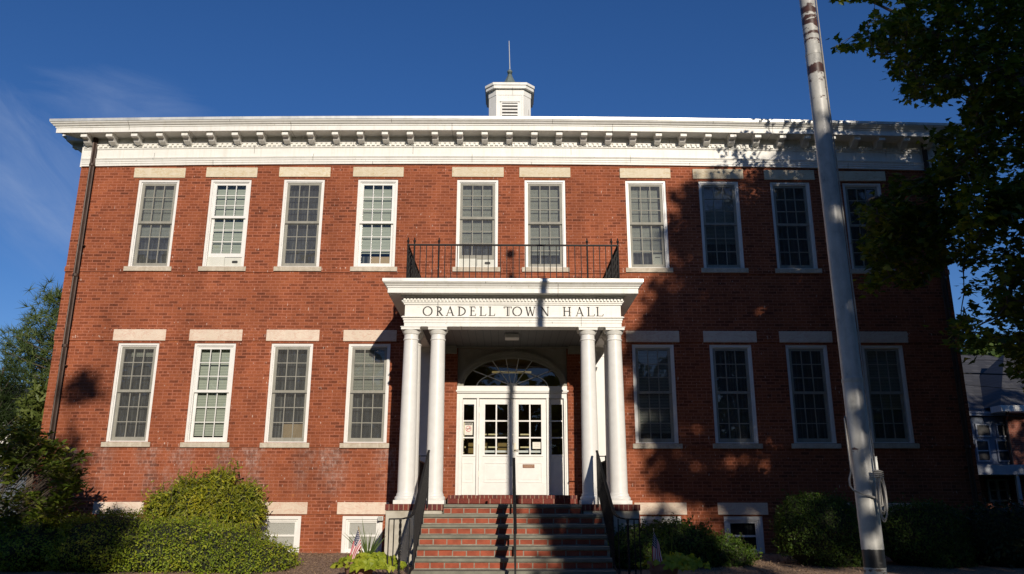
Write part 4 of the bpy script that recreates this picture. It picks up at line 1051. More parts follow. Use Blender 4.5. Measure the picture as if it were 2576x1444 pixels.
# ------------------------------------------------------------------ flagpole
PX, PY = 2.768, -10.75
pz = gz(PY)
def pole_mat():
    mt, n, l, b = new_mat('pole_paint')
    p = pos(n); s = N(n, 'ShaderNodeSeparateXYZ'); l.new(p, s.inputs[0])
    t = N(n, 'ShaderNodeTexNoise', Scale=4, Detail=7, Roughness=.7); mm = N(n, 'ShaderNodeMapping'); mm.inputs['Scale'].default_value = (2.5, 2.5, 1.3); l.new(p, mm.inputs['Vector']); l.new(mm.outputs[0], t.inputs['Vector'])
    base = ramp(n, [(.30, (.22, .22, .21)), (.42, (.36, .355, .33)), (.55, (.44, .43, .40)), (.75, (.52, .51, .47))]); l.new(t.outputs['Fac'], base.inputs[0])
    # rust bands above and below the joints
    acc = None
    for z0, hw_, k in ((5.38, .10, .50), (5.25, .11, .52), (5.13, .06, .46), (5.06, .06, .40), (4.775, .06, .72), (4.68, .13, .36), (4.50, .04, .36), (1.50, .03, .36), (.62, .06, .40), (3.0, 2.5, .13)):
        d = math_n(n, l, 'ABSOLUTE', math_n(n, l, 'SUBTRACT', s.outputs['Z'], z0))
        e = N(n, 'ShaderNodeMapRange', **{'From Min': hw_*1.5, 'From Max': 0, 'To Min': 0, 'To Max': k}); l.new(d, e.inputs['Value'])
        acc = e.outputs[0] if acc is None else math_n(n, l, 'MAXIMUM', acc, e.outputs[0])
    f2 = N(n, 'ShaderNodeTexNoise', Scale=11, Detail=6, Roughness=.7); m2 = N(n, 'ShaderNodeMapping'); m2.inputs['Scale'].default_value = (1, 1, 2.2); l.new(p, m2.inputs['Vector']); l.new(m2.outputs[0], f2.inputs['Vector'])
    v = math_n(n, l, 'ADD', math_n(n, l, 'MULTIPLY', acc, .9), math_n(n, l, 'MULTIPLY', f2.outputs['Fac'], 1.0))
    rr = ramp(n, [(.80, (0, 0, 0)), (.86, (1, 1, 1))]); l.new(v, rr.inputs[0])
    rust = ramp(n, [(.3, (.028, .016, .014)), (.7, (.085, .038, .025))]); l.new(f2.outputs['Fac'], rust.inputs[0])
    c = mix(n, l, base.outputs[0], rust.outputs[0], rr.outputs[0])
    # old tar band low down
    tb_ = math_n(n, l, 'LESS_THAN', math_n(n, l, 'ABSOLUTE', math_n(n, l, 'SUBTRACT', s.outputs['Z'], .70)), math_n(n, l, 'MULTIPLY_ADD', f2.outputs['Fac'], .03, .05))
    c = mix(n, l, c, (.018, .018, .02), tb_)
    l.new(c, b.inputs['Base Color']); b.inputs['Roughness'].default_value = .38
    bp = N(n, 'ShaderNodeBump', Strength=.25, Distance=.01); l.new(math_n(n, l, 'ADD', t.outputs['Fac'], rr.outputs[0]), bp.inputs['Height']); l.new(bp.outputs[0], b.inputs['Normal'])
    return mt
POLE = pole_mat()
fp = empty('flagpole', 'tall white steel flagpole with rust bands and a rope, in front of the hall', 'flagpole', (PX, PY, pz))
mb = MB()
mb.lathe([(.080, pz-.1), (.0795, 2.03), (.0765, 2.045), (.073, 3.5), (.0685, 4.94), (.066, 4.96), (.066, 6.9), (.0655, 6.92), (.064, 9.65), (.03, 9.66)], PX, PY, n=32)
mb.build('pole', POLE, fp, smooth=40)
for z, r_ in ((2.02, .082), (4.92, .0705)): MB().lathe([(r_-.004, z-.004), (r_, z), (r_, z+.03), (r_-.006, z+.036)], PX, PY, n=32, cap=False).build('collar', POLE, fp, smooth=40)
MB().tube([(PX, PY, 9.66), (PX, PY, 10.1)], .012).build('spindle', METALCAP, fp)
bl = MB(); bl.lathe([(.105*math.sin(PI*i/14), 10.12-.105*math.cos(PI*i/14)) for i in range(15)], PX, PY, n=24, cap=False); bl.build('ball', BRASS, fp, smooth=True)
MB().box(PX-.02, PX+.10, PY-.02, PY+.02, 9.5, 9.6).build('pulley', METALCAP, fp)
ROPE = mottled('rope', (.20, .19, .18), (.34, .33, .31), scale=90, rough=.9)
rx = PX+.045; ry = PY-.088
# halyard: hangs down the right front of the pole, tied off on a cleat
hal = [(PX+.075, PY-.02, 9.5), (PX+.064, PY-.045, 6.9), (PX+.056, PY-.055, 4.9), (PX+.062, PY-.072, 2.6), (rx+.012, ry+.004, 1.45)]
MB().tube(hal, .006, n=6).build('halyard', ROPE, fp)
hal2 = [(PX+.08, PY-.01, 9.5), (PX+.073, PY-.02, 5), (PX+.078, PY-.03, 2.4), (PX+.07, PY-.06, 1.42)]
MB().tube(hal2, .005, n=6).build('halyard', ROPE, fp)
MB().bar((rx+.01, ry-.02, 1.24), (rx+.012, ry-.02, 1.44), .016, .018).build('cleat', METALCAP, fp)
# the loose bight round the back of the pole and the coil on the cleat
lp_ = [(PX-.03, PY+.085, 1.80), (PX-.085, PY+.03, 1.74)]+[tuple(at(x, y, PY-d)) for x, y, d in ((2146, 1185, .02), (2141, 1205, .03), (2143, 1222, .05), (2152, 1233, .07), (2175, 1243, .092), (2195, 1248, .10), (2206, 1252, .10))]
MB().tube(lp_, .0075, n=6).build('loose_rope', ROPE, fp)
ck = MB()
for k in range(7):
    ph = k*.5; ln = .12+.03*(k % 3); wd = .018+.006*(k % 4)
    pts = []
    for i in range(29):
        t = 2*PI*i/28
        pts.append((rx+.01+wd*math.sin(t+.3*math.sin(ph))+.012*math.sin(ph), ry-.02-.010*(k % 3)-.008*math.cos(t*2+ph), 1.28-ln*(1-math.cos(t))*.85+.01*math.sin(ph*2)))
    ck.tube(pts, .0065, n=6, cap=False)
for k in range(4): ck.tube([(rx-.03, ry-.03, 1.33-k*.014), (rx+.01, ry-.05, 1.335-k*.014), (rx+.05, ry-.028, 1.325-k*.014)], .0065, n=6)
ck.build('rope_coil', ROPE, fp, smooth=True)
settle(fp); fp.rotation_euler = (0, -.0085, 0)        # it leans a little


# ------------------------------------------------------------------ shrubs
def inside(p, E, k=.93):
    for c, r in E:
        if ((p[0]-c[0])/r[0])**2+((p[1]-c[1])/r[1])**2+((p[2]-c[2])/r[2])**2 < k: return True
    return False
def shrub(name, label, cat, E, n, size, tmpl, mat, bump=.12, fr=3.0, group=None, jitter=.6, droop=0.0, core=.86, inner=.25, stems=True, shoots=.035):
    """leafy shrub: leaves on the lumpy surface of a union of ellipsoids, with shade and stems inside"""
    base = Vector((np.mean([c[0] for c, r in E]), np.mean([c[1] for c, r in E]), gz(np.mean([c[1] for c, r in E]))))
    root = empty(name, label, cat, base, group)
    areas = np.array([r[0]*r[1]+r[1]*r[2]+r[0]*r[2] for c, r in E]); cnt = (n*areas/areas.sum()).astype(int)
    P, NN = [], []
    for (c, r), m_ in zip(E, cnt):
        d = rng.normal(0, 1, (m_*2, 3)); d /= np.linalg.norm(d, axis=1, keepdims=True)
        for q in d[:m_*2]:
            if q[2] < -.55: continue
            k = 1+bump*(noise.noise(Vector((c[0]+q[0]*fr, c[1]+q[1]*fr, c[2]+q[2]*fr)))+.6*noise.noise(Vector((q[0]*fr*3, q[1]*fr*3, c[0]+q[2]*fr*3))))
            k *= 1-inner*abs(rng.normal(0, .35))+(.06*abs(rng.normal()) if rng.random() < .25 else 0)
            p = (c[0]+q[0]*r[0]*k, c[1]+q[1]*r[1]*k, c[2]+q[2]*r[2]*k)
            if p[2] < gz(p[1])+.03: continue
            if inside(p, [e for e in E if e[0] is not c], .80): continue
            P.append(p); NN.append((q[0]/r[0], q[1]/r[1], q[2]/r[2]+.4))
            if len(P) > n*1.4: break
    NN = np.array(NN); NN /= np.linalg.norm(NN, axis=1, keepdims=True)
    P = list(P); NN = list(NN); m0 = len(P); sh_ = MB()
    for k in range(int(m0*shoots)):
        i = int(rng.integers(0, m0)); p = np.array(P[i]); q = NN[i]
        if q[2] < .25: continue
        d = np.array(q)*.6+rng.normal(0, .35, 3)+np.array([0, 0, .7]); d /= np.linalg.norm(d); ln = size*rng.uniform(1.5, 4.5)
        if stems: sh_.tube([tuple(p-d*.04), tuple(p+d*ln)], [.003, .0015], n=3)
        for t in np.arange(.25, 1.05, .16):
            P.append(tuple(p+d*ln*t+rng.normal(0, size*.18, 3))); NN.append(d*.3+rng.normal(0, .6, 3)+np.array([0, 0, .4]))
    NN = np.array(NN)
    if sh_.v: sh_.build('shoot', BARK, root)['kind'] = 'stuff'
    leaves('foliage', P, NN, size*np.clip(rng.lognormal(0, .32, len(P)), .45, 1.9), tmpl, mat, root, jitter=jitter, droop=droop, dirs=NN if tmpl is T_FROND or tmpl is T_LONG else None)
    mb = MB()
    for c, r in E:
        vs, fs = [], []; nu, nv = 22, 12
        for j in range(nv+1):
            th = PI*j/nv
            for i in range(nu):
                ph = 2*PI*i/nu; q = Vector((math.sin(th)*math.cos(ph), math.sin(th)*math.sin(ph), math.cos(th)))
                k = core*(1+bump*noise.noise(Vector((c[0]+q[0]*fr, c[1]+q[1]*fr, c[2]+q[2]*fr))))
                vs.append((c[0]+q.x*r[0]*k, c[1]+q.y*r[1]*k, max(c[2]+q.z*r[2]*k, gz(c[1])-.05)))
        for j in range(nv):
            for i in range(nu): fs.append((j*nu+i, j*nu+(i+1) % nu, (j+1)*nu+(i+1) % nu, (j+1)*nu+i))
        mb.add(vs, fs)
    mb.build('shade_core', INNER, root, smooth=True)  # solid dark core, its colour stands in for shade among the leaves
    if stems:
        sm_ = MB()
        for c, r in E:
            for i in range(4):
                sm_.tube([(c[0]+rng.normal(0, .05), c[1]+rng.normal(0, .05), gz(c[1])-.05), (c[0]+rng.normal(0, r[0]*.3), c[1]+rng.normal(0, r[1]*.3), c[2])], [.02, .008], n=5)
        sm_.build('stem', BARK, root)
    settle(root)
    return root
shrub('clipped_hedge', 'wide mounded green hedge in front of the left basement windows', 'hedge',
      [((-9.0, -2.5, .22), (1.0, 1.2, .62)), ((-7.9, -2.5, .30), (1.05, 1.25, .62)), ((-6.75, -2.55, .26), (1.05, 1.3, .68)), ((-5.7, -2.5, .20), (1.0, 1.25, .64)), ((-4.85, -2.55, .14), (.95, 1.2, .56)), ((-4.15, -2.7, .02), (.62, 1.05, .42))],
      46000, .034, T_OVAL, L_HEDGE, bump=.17, fr=2.4)
shrub('golden_shrub', 'feathery yellow green shrub rising behind the hedge against the brick wall', 'shrub',
      [((-6.20, -.80, 1.02), (.50, .42, .36)), ((-5.45, -.72, .98), (.52, .42, .36)), ((-5.80, -.65, 1.22), (.46, .38, .32)), ((-6.62, -.85, 1.0), (.34, .34, .24)), ((-5.68, -.7, 1.50), (.24, .22, .17)), ((-5.12, -.7, 1.20), (.28, .25, .22)), ((-6.25, -.7, 1.36), (.26, .22, .16)), ((-5.0, -.75, .85), (.26, .26, .28)), ((-5.85, -.8, .70), (.55, .40, .45))],
      10500, .085, T_FROND, L_GOLD, bump=.34, fr=3.4, droop=.35, jitter=.8)
shrub('low_shrub', 'low spreading dark shrub beside the right handrail behind a flower pot', 'shrub',
      [((2.35, -2.35, .22), (.72, .75, .48)), ((3.05, -2.2, .28), (.80, .72, .50)), ((3.75, -2.1, .12), (.70, .65, .40))],
      13000, .042, T_OVAL, L_BOX, bump=.16, fr=3)
shrub('boxwood', 'rounded boxwood between a basement window and the flagpole', 'boxwood',
      [((5.55, -2.3, .56), (.74, .72, .68)), ((5.75, -2.3, .30), (.70, .7, .5)), ((5.35, -2.3, .75), (.50, .55, .50)), ((5.85, -2.2, .78), (.46, .5, .46))],
      15000, .036, T_OVAL, L_BOX, bump=.10, fr=3.2, group='rounded boxwoods along the right of the hall')
shrub('boxwood', 'rounded boxwood just right of the flagpole base', 'boxwood',
      [((7.3, -2.3, .50), (.72, .70, .62)), ((7.55, -2.3, .25), (.66, .66, .5)), ((7.75, -2.2, .6), (.50, .55, .48))],
      14000, .036, T_OVAL, L_BOX, bump=.10, fr=3.2, group='rounded boxwoods along the right of the hall')
shrub('dark_hedge', 'very dark hedge in deep shade at the right end of the hall', 'hedge',
      [((8.9, -2.2, .45), (.95, .8, .65)), ((10.0, -2.2, .48), (1.0, .8, .66)), ((11.1, -2.2, .5), (1.0, .8, .66))],
      9000, .055, T_OVAL, L_DARK, bump=.10)
# broad leaved shrub at the left corner: leaf rosettes on visible branches
def rhodo():
    root = empty('rhododendron', 'tall loose broad leaved shrub at the left corner of the hall', 'shrub', (-9.6, -2.6, .05))
    st = MB(); P, NN, D = [], [], []
    tips = []
    for (px, py) in [(20, 1130), (60, 1110), (95, 1140), (120, 1120), (150, 1150), (175, 1165), (190, 1195), (165, 1205), (140, 1190), (110, 1180), (75, 1165), (40, 1170), (10, 1190), (30, 1215), (180, 1225), (150, 1240), (120, 1260), (160, 1275), (105, 1290), (60, 1250), (25, 1265), (85, 1305), (130, 1310), (45, 1300), (10, 1310), (70, 1340), (110, 1345), (30, 1355), (150, 1330), (5, 1385), (60, 1385), (100, 1380), (130, 1365), (15, 1100), (85, 1100), (50, 1080), (0, 1150)]:
        for q in range(15):
            Y = -2.4+rng.uniform(-.9, .7); p = at(px+rng.normal(0, 16), py+rng.normal(0, 14), Y); tips.append(p)
    for i in range(90):
        tips.append(Vector((-9.9+rng.normal(0, .55)-.4, -2.3+rng.normal(0, .5), .5+rng.random()*1.6)))
    for p in tips:
        root_pt = Vector((-9.9+rng.normal(0, .25), -2.5+rng.normal(0, .2), .05))
        mid = (p+root_pt)/2+Vector((rng.normal(0, .1), rng.normal(0, .1), -.1))
        if rng.random() < .10: st.tube([root_pt, mid, p], [.016, .009, .004], n=5)
        elif rng.random() < .4: st.tube([mid+(p-mid)*.55, p], [.005, .003], n=4)
        for k in range(int(rng.integers(8, 13))):
            a = rng.uniform(0, 2*PI); up_ = rng.uniform(-.35, .7)
            d = np.array([math.cos(a), math.sin(a), up_]); d /= np.linalg.norm(d)
            P.append(tuple(np.array(p)+d*.012+rng.normal(0, .02, 3))); D.append(d); NN.append((-d[0]*.5, -d[1]*.5, 1.0))
    leaves('foliage', P, NN, .135, T_BROAD, L_RHODO, root, jitter=.3, droop=.25, dirs=D)
    st.build('branch', BARK, root); settle(root)
rhodo()

# ------------------------------------------------------------------ pots with plants and small flags
def flag_cloth_mat():
    mt, n, l, b = new_mat('flag_cloth')
    uv = N(n, 'ShaderNodeUVMap'); uv.uv_map = 'flag'
    s = N(n, 'ShaderNodeSeparateXYZ'); l.new(uv.outputs[0], s.inputs[0])
    st = math_n(n, l, 'FRACT', math_n(n, l, 'MULTIPLY', s.outputs['Y'], 6.5))
    red = math_n(n, l, 'LESS_THAN', math_n(n, l, 'SUBTRACT', 1.0, st), .5)
    c = mix(n, l, (.72, .69, .66), (.42, .02, .05), math_n(n, l, 'SUBTRACT', 1.0, math_n(n, l, 'GREATER_THAN', st, .5)))
    can = math_n(n, l, 'MULTIPLY', math_n(n, l, 'LESS_THAN', s.outputs['X'], .40), math_n(n, l, 'GREATER_THAN', s.outputs['Y'], .4615))
    # rows of stars
    u = math_n(n, l, 'MULTIPLY', s.outputs['X'], 1/.40*5.5); v = math_n(n, l, 'MULTIPLY', math_n(n, l, 'SUBTRACT', s.outputs['Y'], .4615), 1/.5385*4.5)
    du = math_n(n, l, 'SUBTRACT', math_n(n, l, 'FRACT', u), .5); dv = math_n(n, l, 'SUBTRACT', math_n(n, l, 'FRACT', v), .5)
    d2 = math_n(n, l, 'ADD', math_n(n, l, 'MULTIPLY', du, du), math_n(n, l, 'MULTIPLY', dv, dv))
    star = math_n(n, l, 'LESS_THAN', d2, .06)
    cc = mix(n, l, (.015, .02, .07), (.72, .70, .68), star)
    c = mix(n, l, c, cc, can)
    l.new(c, b.inputs['Base Color']); b.inputs['Roughness'].default_value = .7
    return mt
FLAGM = flag_cloth_mat()
WOOD = mottled('flag_stick', (.45, .30, .15), (.58, .40, .22), scale=20)
def small_flag(label, tip, foot, hoist, e_top, e_bot):
    """limp cloth: hoist runs down from the tip of the stick, the fly hangs to the points e_top, e_bot"""
    tip, foot = Vector(tip), Vector(foot)
    root = empty('small_flag', label, 'flag', foot, 'small flags stuck in the flower pots')
    MB().tube([foot, tip], .0055, n=6).build('stick', WOOD, root)
    MB().lathe([(.001, tip.z+.032), (.010, tip.z+.014), (.006, tip.z)], tip.x, tip.y, n=8).build('tip', BRASS, root)
    nu, nv = 26, 22
    me = bpy.data.meshes.new('cloth'); vs, fs, uvs = [], [], []
    for i in range(nu+1):
        u = i/nu
        for j in range(nv+1):
            v = j/nv
            h = Vector((hoist[0], 0, hoist[1]))*(1-v); e = Vector((e_top[0], 0, e_top[1]))*v+Vector((e_bot[0], 0, e_bot[1]))*(1-v)
            p = h*(1-u)+e*u
            sw = math.sin(PI*u)*.5+u*.6
            p.y = -.014-.030*math.sin(v*11+u*1.2)*sw-.014*math.sin(v*5)*u
            p.x += .006*math.sin(v*16)*sw-.012*math.sin(PI*u)
            q = tip+Vector((0, 0, -.012))+p; vs.append(tuple(q)); uvs.append((u, v))
    for i in range(nu):
        for j in range(nv): fs.append((i*(nv+1)+j, (i+1)*(nv+1)+j, (i+1)*(nv+1)+j+1, i*(nv+1)+j+1))
    me.from_pydata(vs, [], fs); ul = me.uv_layers.new(name='flag')
    for lp2 in me.loops: ul.data[lp2.index].uv = uvs[lp2.vertex_index]
    me.shade_smooth(); me.materials.append(FLAGM)
    o = bpy.data.objects.new('cloth', me); col.objects.link(o); o.parent = root
    settle(root)
def planter(label, x, y, lush, spikes):
    g0 = gz(y); root = empty('potted_plant', label, 'potted plant', (x, y, g0+.03), 'flower pots flanking the steps')
    mb = MB(); zt = g0+.30
    mb.lathe([(.16, g0+.02), (.19, g0+.10), (.215, g0+.17), (.222, g0+.185), (.215, g0+.19), (.228, g0+.235), (.228, g0+.245), (.243, g0+.255), (.243, zt), (.22, zt), (.21, zt-.05), (.001, zt-.05)], x, y, n=28, cap=False)
    mb.build('pot', TERRA, root, smooth=40)
    P, NN = [], []
    for i in range(lush):
        a = rng.uniform(0, 2*PI); r_ = .44*math.sqrt(rng.random()); cx_ = .13
        px_, py_ = x+cx_+r_*math.cos(a)*1.25, y-.02+r_*math.sin(a)*.85
        if math.cos(a) < -.3 and math.sin(a) < .2 and r_ > .12 and rng.random() < .75: continue      # the left front of the pot stays bare
        lump = .6+.8*abs(noise.noise(Vector((px_*4, py_*4, 1))))
        h = zt-.02+.19*max(0, 1-(r_/.40)**2)*lump*(.35+.65*rng.random())-.32*max(0, r_-.30)
        P.append((px_, py_, h)); NN.append((math.cos(a)*.6, math.sin(a)*.6-.4, .8))
    leaves('foliage', P, NN, .075, T_HEART, L_LIME, root, jitter=.45, droop=.3)
    sp = MB()
    for i in range(spikes):
        a = rng.uniform(0, 2*PI); tilt = rng.uniform(.08, 1.0); ln = rng.uniform(.42, .68)
        d = Vector((math.cos(a)*tilt, math.sin(a)*tilt, 1)).normalized(); b0 = Vector((x+.12, y, zt)); pr = []
        side = d.cross(Vector((0, 1, .2))).normalized()
        vs = []
        for k in range(5):
            t = k/4; c_ = b0+d*ln*t+Vector((0, 0, -.16*ln*tilt*t*t)); w_ = .011*(1-t)**.7+.0008
            vs += [c_-side*w_, c_+side*w_]
        sp.add(vs, [(2*k, 2*k+1, 2*k+3, 2*k+2) for k in range(4)])
    if spikes: sp.build('spike_leaves', L_SPIKE, root)
    settle(root); return zt
lp0 = at(905, 1400, -4.35); rp0 = at(1668, 1400, -4.35)
z_l = planter('brown pot overflowing with sunlit lime green vine and spiky leaves, left of the steps', lp0.x, -4.35, 1000, 18)
FY = -4.50
t_ = at(902, 1327, FY); small_flag('small American flag on a stick in the sunlit pot left of the steps', t_, t_+Vector((.085, .12, -.62)), (.058, -.26), (-.125, -.44), (-.045, -.475))
z_r = planter('brown pot of dimmer green vine in the shade, right of the steps', rp0.x, -4.35, 480, 4)
t_ = at(1644, 1334, FY); small_flag('small American flag on a stick in the shaded pot right of the steps', t_, t_+Vector((.07, .12, -.62)), (.080, -.20), (-.035, -.53), (.125, -.45))
# ------------------------------------------------------------------ trees
def inpoly(x, y, poly):
    c = False; j = len(poly)-1
    for i in range(len(poly)):
        xi, yi = poly[i]; xj, yj = poly[j]
        if (yi > y) != (yj > y) and x < (xj-xi)*(y-yi)/(yj-yi)+xi: c = not c
        j = i
    return c
def sprays(centers, nleaf, rad, flat=.55):
    P, NN = [], []
    for c in centers:
        k = int(nleaf*(.6+.8*rng.random()))
        q = rng.normal(0, 1, (k, 3)); q /= np.linalg.norm(q, axis=1, keepdims=True)
        q *= (rng.random((k, 1))**.45)*rad*(.7+.6*rng.random())
        q[:, 2] *= flat
        P.append(np.array(c)+q); n_ = q/rad*.5+np.array([0, -.15, 1.0]); NN.append(n_)
    return np.concatenate(P), np.concatenate(NN)
def limb(mb, a, b, r0_, r1_, wig=.25, n=7):
    a, b = Vector(a), Vector(b); pts, rs = [], []
    for i in range(n+1):
        t = i/n; w_ = wig*math.sin(PI*t)
        pts.append(a.lerp(b, t)+Vector((rng.normal(0, w_*.4), rng.normal(0, w_*.4), w_*.8))); rs.append(r0_+(r1_-r0_)*t)
    mb.tube(pts, rs, n=8); return pts

# the maple whose branches reach in from the right
def maple():
    tx, ty = 12.6, -5.0; g = gz(ty)
    root = empty('maple_tree', 'large maple with dark leafy branches hanging over the right end of the hall', 'tree', (tx, ty, g))
    tr = MB(); pts = limb(tr, (tx, ty, g-.2), (tx-.4, ty+.2, 6.0), .36, .26, .15); top = Vector((tx-.4, ty+.2, 6.0))
    tr.build('trunk', BARK, root, smooth=True)
    br = MB(); knots = [top]
    for e, r_ in (((8.2, -4.5, 8.6), .13), ((6.4, -4.6, 9.9), .10), ((8.3, -3.6, 6.3), .10), ((9.5, -5.8, 12), .14), ((12.5, -3.5, 14), .16), ((15.5, -4.5, 11), .14), ((14, -7.8, 10), .13), ((11, -6.5, 6.2), .1), ((13.5, -1.5, 8.5), .12)):
        for p in limb(br, top-Vector((0, 0, rng.uniform(0, 1.5))), e, r_, .02, .5, 9)[2:]: knots.append(p)
    poly = [(2576, 0), (2265, 0), (2297, 25), (2275, 22), (2235, 40), (2191, 28), (2189, 56), (2208, 66), (2200, 90), (2175, 70), (2150, 78), (2152, 100), (2091, 122), (2100, 132), (2160, 133), (2217, 137), (2233, 159), (2250, 201), (2268, 217), (2258, 262), (2303, 251), (2367, 268), (2390, 240), (2425, 243), (2431, 180), (2448, 200), (2435, 240), (2424, 272), (2415, 310), (2385, 318), (2340, 330), (2350, 352), (2372, 366), (2345, 398), (2350, 430), (2300, 452), (2222, 446), (2240, 470), (2200, 505), (2145, 505), (2160, 545), (2190, 560), (2165, 590), (2165, 640), (2190, 678), (2160, 725), (2175, 735), (2235, 700), (2256, 728), (2330, 718), (2380, 660), (2405, 655), (2440, 690), (2420, 715), (2432, 760), (2412, 790), (2385, 820), (2378, 862), (2420, 905), (2440, 920), (2480, 880), (2520, 900), (2540, 945), (2576, 940)]
    cen = []; tries = 0
    lob = []
    while len(cen) < 1500 and tries < 200000:
        tries += 1
        x, y = rng.uniform(2085, 2660), rng.uniform(-60, 955)
        if x < 2576 and y > 0:
            if not inpoly(x, y, poly): continue
            # sparser, with sky showing, beyond the corner of the hall
            if x > 2400 and y > 380 and noise.noise(Vector((x*.02, y*.02, 1.7))) > .07: continue
            if x < 2400 and y < 330 and noise.noise(Vector((x*.012, y*.012, 7.7))) > .34: continue
        if x < 2400 and 430 < y < 740: Yc = rng.uniform(-4.8, -3.0)
        else: Yc = rng.uniform(-6.2, -3.0)
        cen.append(at(x, y, Yc))
    for _ in range(60): cen.append(at(rng.uniform(2425, 2590), rng.uniform(470, 560), rng.uniform(-6.5, -5.2)))
    out = 0
    while out < 420:
        q = rng.normal(0, 1, 3); q /= np.linalg.norm(q); k = rng.random()**.4
        p = Vector((12.4+5.2*q[0]*k, -4.9+4.2*q[1]*k, 9.6+5.6*q[2]*k))
        if p.y > -.9 and p.x < 10.6: continue
        s = px_of(p)
        if s and -40 < s[0] < 2620 and s[1] > -40: continue
        cen.append(p); out += 1
    P, NN = sprays([tuple(c) for c in cen], 16, .27, .6)
    keep = []
    for i, p in enumerate(P):
        s = px_of(p); keep.append(not (s and s[0] < 2570 and s[1] > 4 and not inpoly(s[0], s[1], poly)) or rng.random() < .12)
    keep = np.array(keep); P, NN = P[keep], NN[keep]
    leaves('crown', P, NN, .105, T_MAPLE, L_MAPLE, root, jitter=.5, droop=.5)
    # grow twigs outward from the limbs: every spray hangs on its nearest neighbour nearer the trunk
    K = np.array([tuple(k) for k in knots]); S = np.array([tuple(c) for c in cen]); n0 = len(K); A = np.concatenate([K, S])
    par = -np.ones(len(A), int); best = np.full(len(A), 1e9); src = np.zeros(len(A), int); done = np.zeros(len(A), bool); done[:n0] = True
    for i in range(n0):
        d = np.linalg.norm(A-A[i], axis=1); m_ = d < best; best[m_] = d[m_]; src[m_] = i
    order = []
    for _ in range(len(S)):
        bb = np.where(done, 1e9, best); i = int(bb.argmin()); done[i] = True; par[i] = src[i]; order.append(i)
        d = np.linalg.norm(A-A[i], axis=1); m_ = d < best; best[m_] = d[m_]; src[m_] = i
    wt = np.ones(len(A))
    for i in reversed(order):
        if par[i] >= n0: wt[par[i]] += wt[i]
    for i in order:
        a, b = Vector(A[par[i]]), Vector(A[i]); ra = min(.045, .0045*wt[i]**.45)
        br.tube([a, a.lerp(b, .5)+Vector((0, 0, .05*(b-a).length)), b], [ra*1.1, ra, max(.003, ra*.8)], n=4, cap=False)
    br.build('branch', BARK, root); settle(root)
maple()

# street trees behind the photographer: they throw the shade on the right half of the front
def shade_tree(label, cen, rad, trunk, nclump, nleaf, crad, lsize, extra=None, boxy=False):
    g = gz(trunk[1]); root = empty('street_tree', label, 'tree', (trunk[0], trunk[1], g), 'street trees across the lawn')
    tr = MB(); topz = cen[2]
    limb(tr, (trunk[0], trunk[1], g-.2), (cen[0], cen[1], topz), .3, .12, .1); tr.build('trunk', BARK, root, smooth=True)
    C = []
    while len(C) < nclump:
        q = rng.normal(0, 1, 3); q /= np.linalg.norm(q); k = rng.random()**.38
        lump = 1+.16*noise.noise(Vector((q[0]*1.6, q[1]*1.6, q[2]*1.6+cen[0])))+.10*noise.noise(Vector((q[0]*4, q[1]*4, q[2]*4)))
        if boxy: q = np.sign(q)*np.abs(q)**.45; q /= max(1, np.abs(q).max())
        C.append((cen[0]+rad[0]*q[0]*k*lump, cen[1]+rad[1]*q[1]*k*lump, cen[2]+rad[2]*q[2]*k*lump))
    if extra: C += extra
    P, NN = sprays(C, nleaf, crad, .7)
    leaves('crown', P, NN, lsize, T_QUAD, L_TREE, root, jitter=.7)
    br = MB()
    for i in range(8):
        c = C[int(rng.integers(0, nclump))]; limb(br, (cen[0], cen[1], g+(topz-g)*rng.uniform(.5, .95)), c, .06, .012, .2, 5)
    br.build('branch', BARK, root); settle(root)
def sunward(X, z, t): return (X+math.tan(AZ)*t, -t, z+math.tan(EL)/math.cos(AZ)*t)
ex = []
for i in range(64):      # thin low boughs that dapple the steps and the lower right of the front
    X = rng.uniform(.35, 3.6); z = rng.uniform(-1.5, .75 if X > 2.7 else (.45 if X < 1.0 else -.05)); ex.append(sunward(X, z, rng.uniform(19.5, 23)))
for i in range(26):
    ex.append(sunward(rng.uniform(2.75, 4.4), rng.uniform(2.6, 4.9), rng.uniform(20, 24)))
for i in range(16): ex.append(sunward(rng.uniform(-.05, .4), rng.uniform(-1.6, .3), rng.uniform(20, 23)))
for i in range(130):     # ragged boughs along the near edge of the shade
    z = rng.uniform(1.3, 8.2); lo_ = 3.25+.9*max(0, (z-4.6)/3.4)+.75*noise.noise(Vector((z*1.15, 3.3, 0)))+.4*noise.noise(Vector((z*3.1, 8.3, 0)))
    ex.append(sunward(lo_+abs(rng.normal(0, 1.0)), z, rng.uniform(20, 24)))
c0 = sunward(9.05, 3.6, 22)
shade_tree('tall leafy street tree near the road, shading the right half of the hall', c0, (5.55, 4.5, 6.1), (c0[0], c0[1]), 1700, 26, .50, .27, extra=ex)
c1 = sunward(1.6, -3.6, 22.5)
shade_tree('small street tree near the road, shading the flagpole foot', c1, (2.2, 2, 3.0), (c1[0], c1[1]), 170, 22, .5, .22)
c2 = sunward(-9.85, -2.45, 26)  # added tree: boxy crown and loose clumps shaped to cast the left shade
shade_tree('unseen tree added near the road to shade the left hedge', c2, (2.75, 2.2, 2.7), (c2[0], c2[1]), 480, 26, .45, .22, boxy=True,
           extra=[sunward(-8.97+rng.normal(0, .10), 3.5+rng.normal(0, .2), 26) for i in range(5)]+[sunward(-9.3+rng.normal(0, .35), 1.5+rng.normal(0, .35), 26) for i in range(10)])

shade_tree('unseen tree added at the far right to shade the neighbouring house', (21.5, -7, 7.6), (5.5, 3.6, 4.8), (21.5, -7), 500, 22, .55, .26)  # tree added out of view to put the house in shade
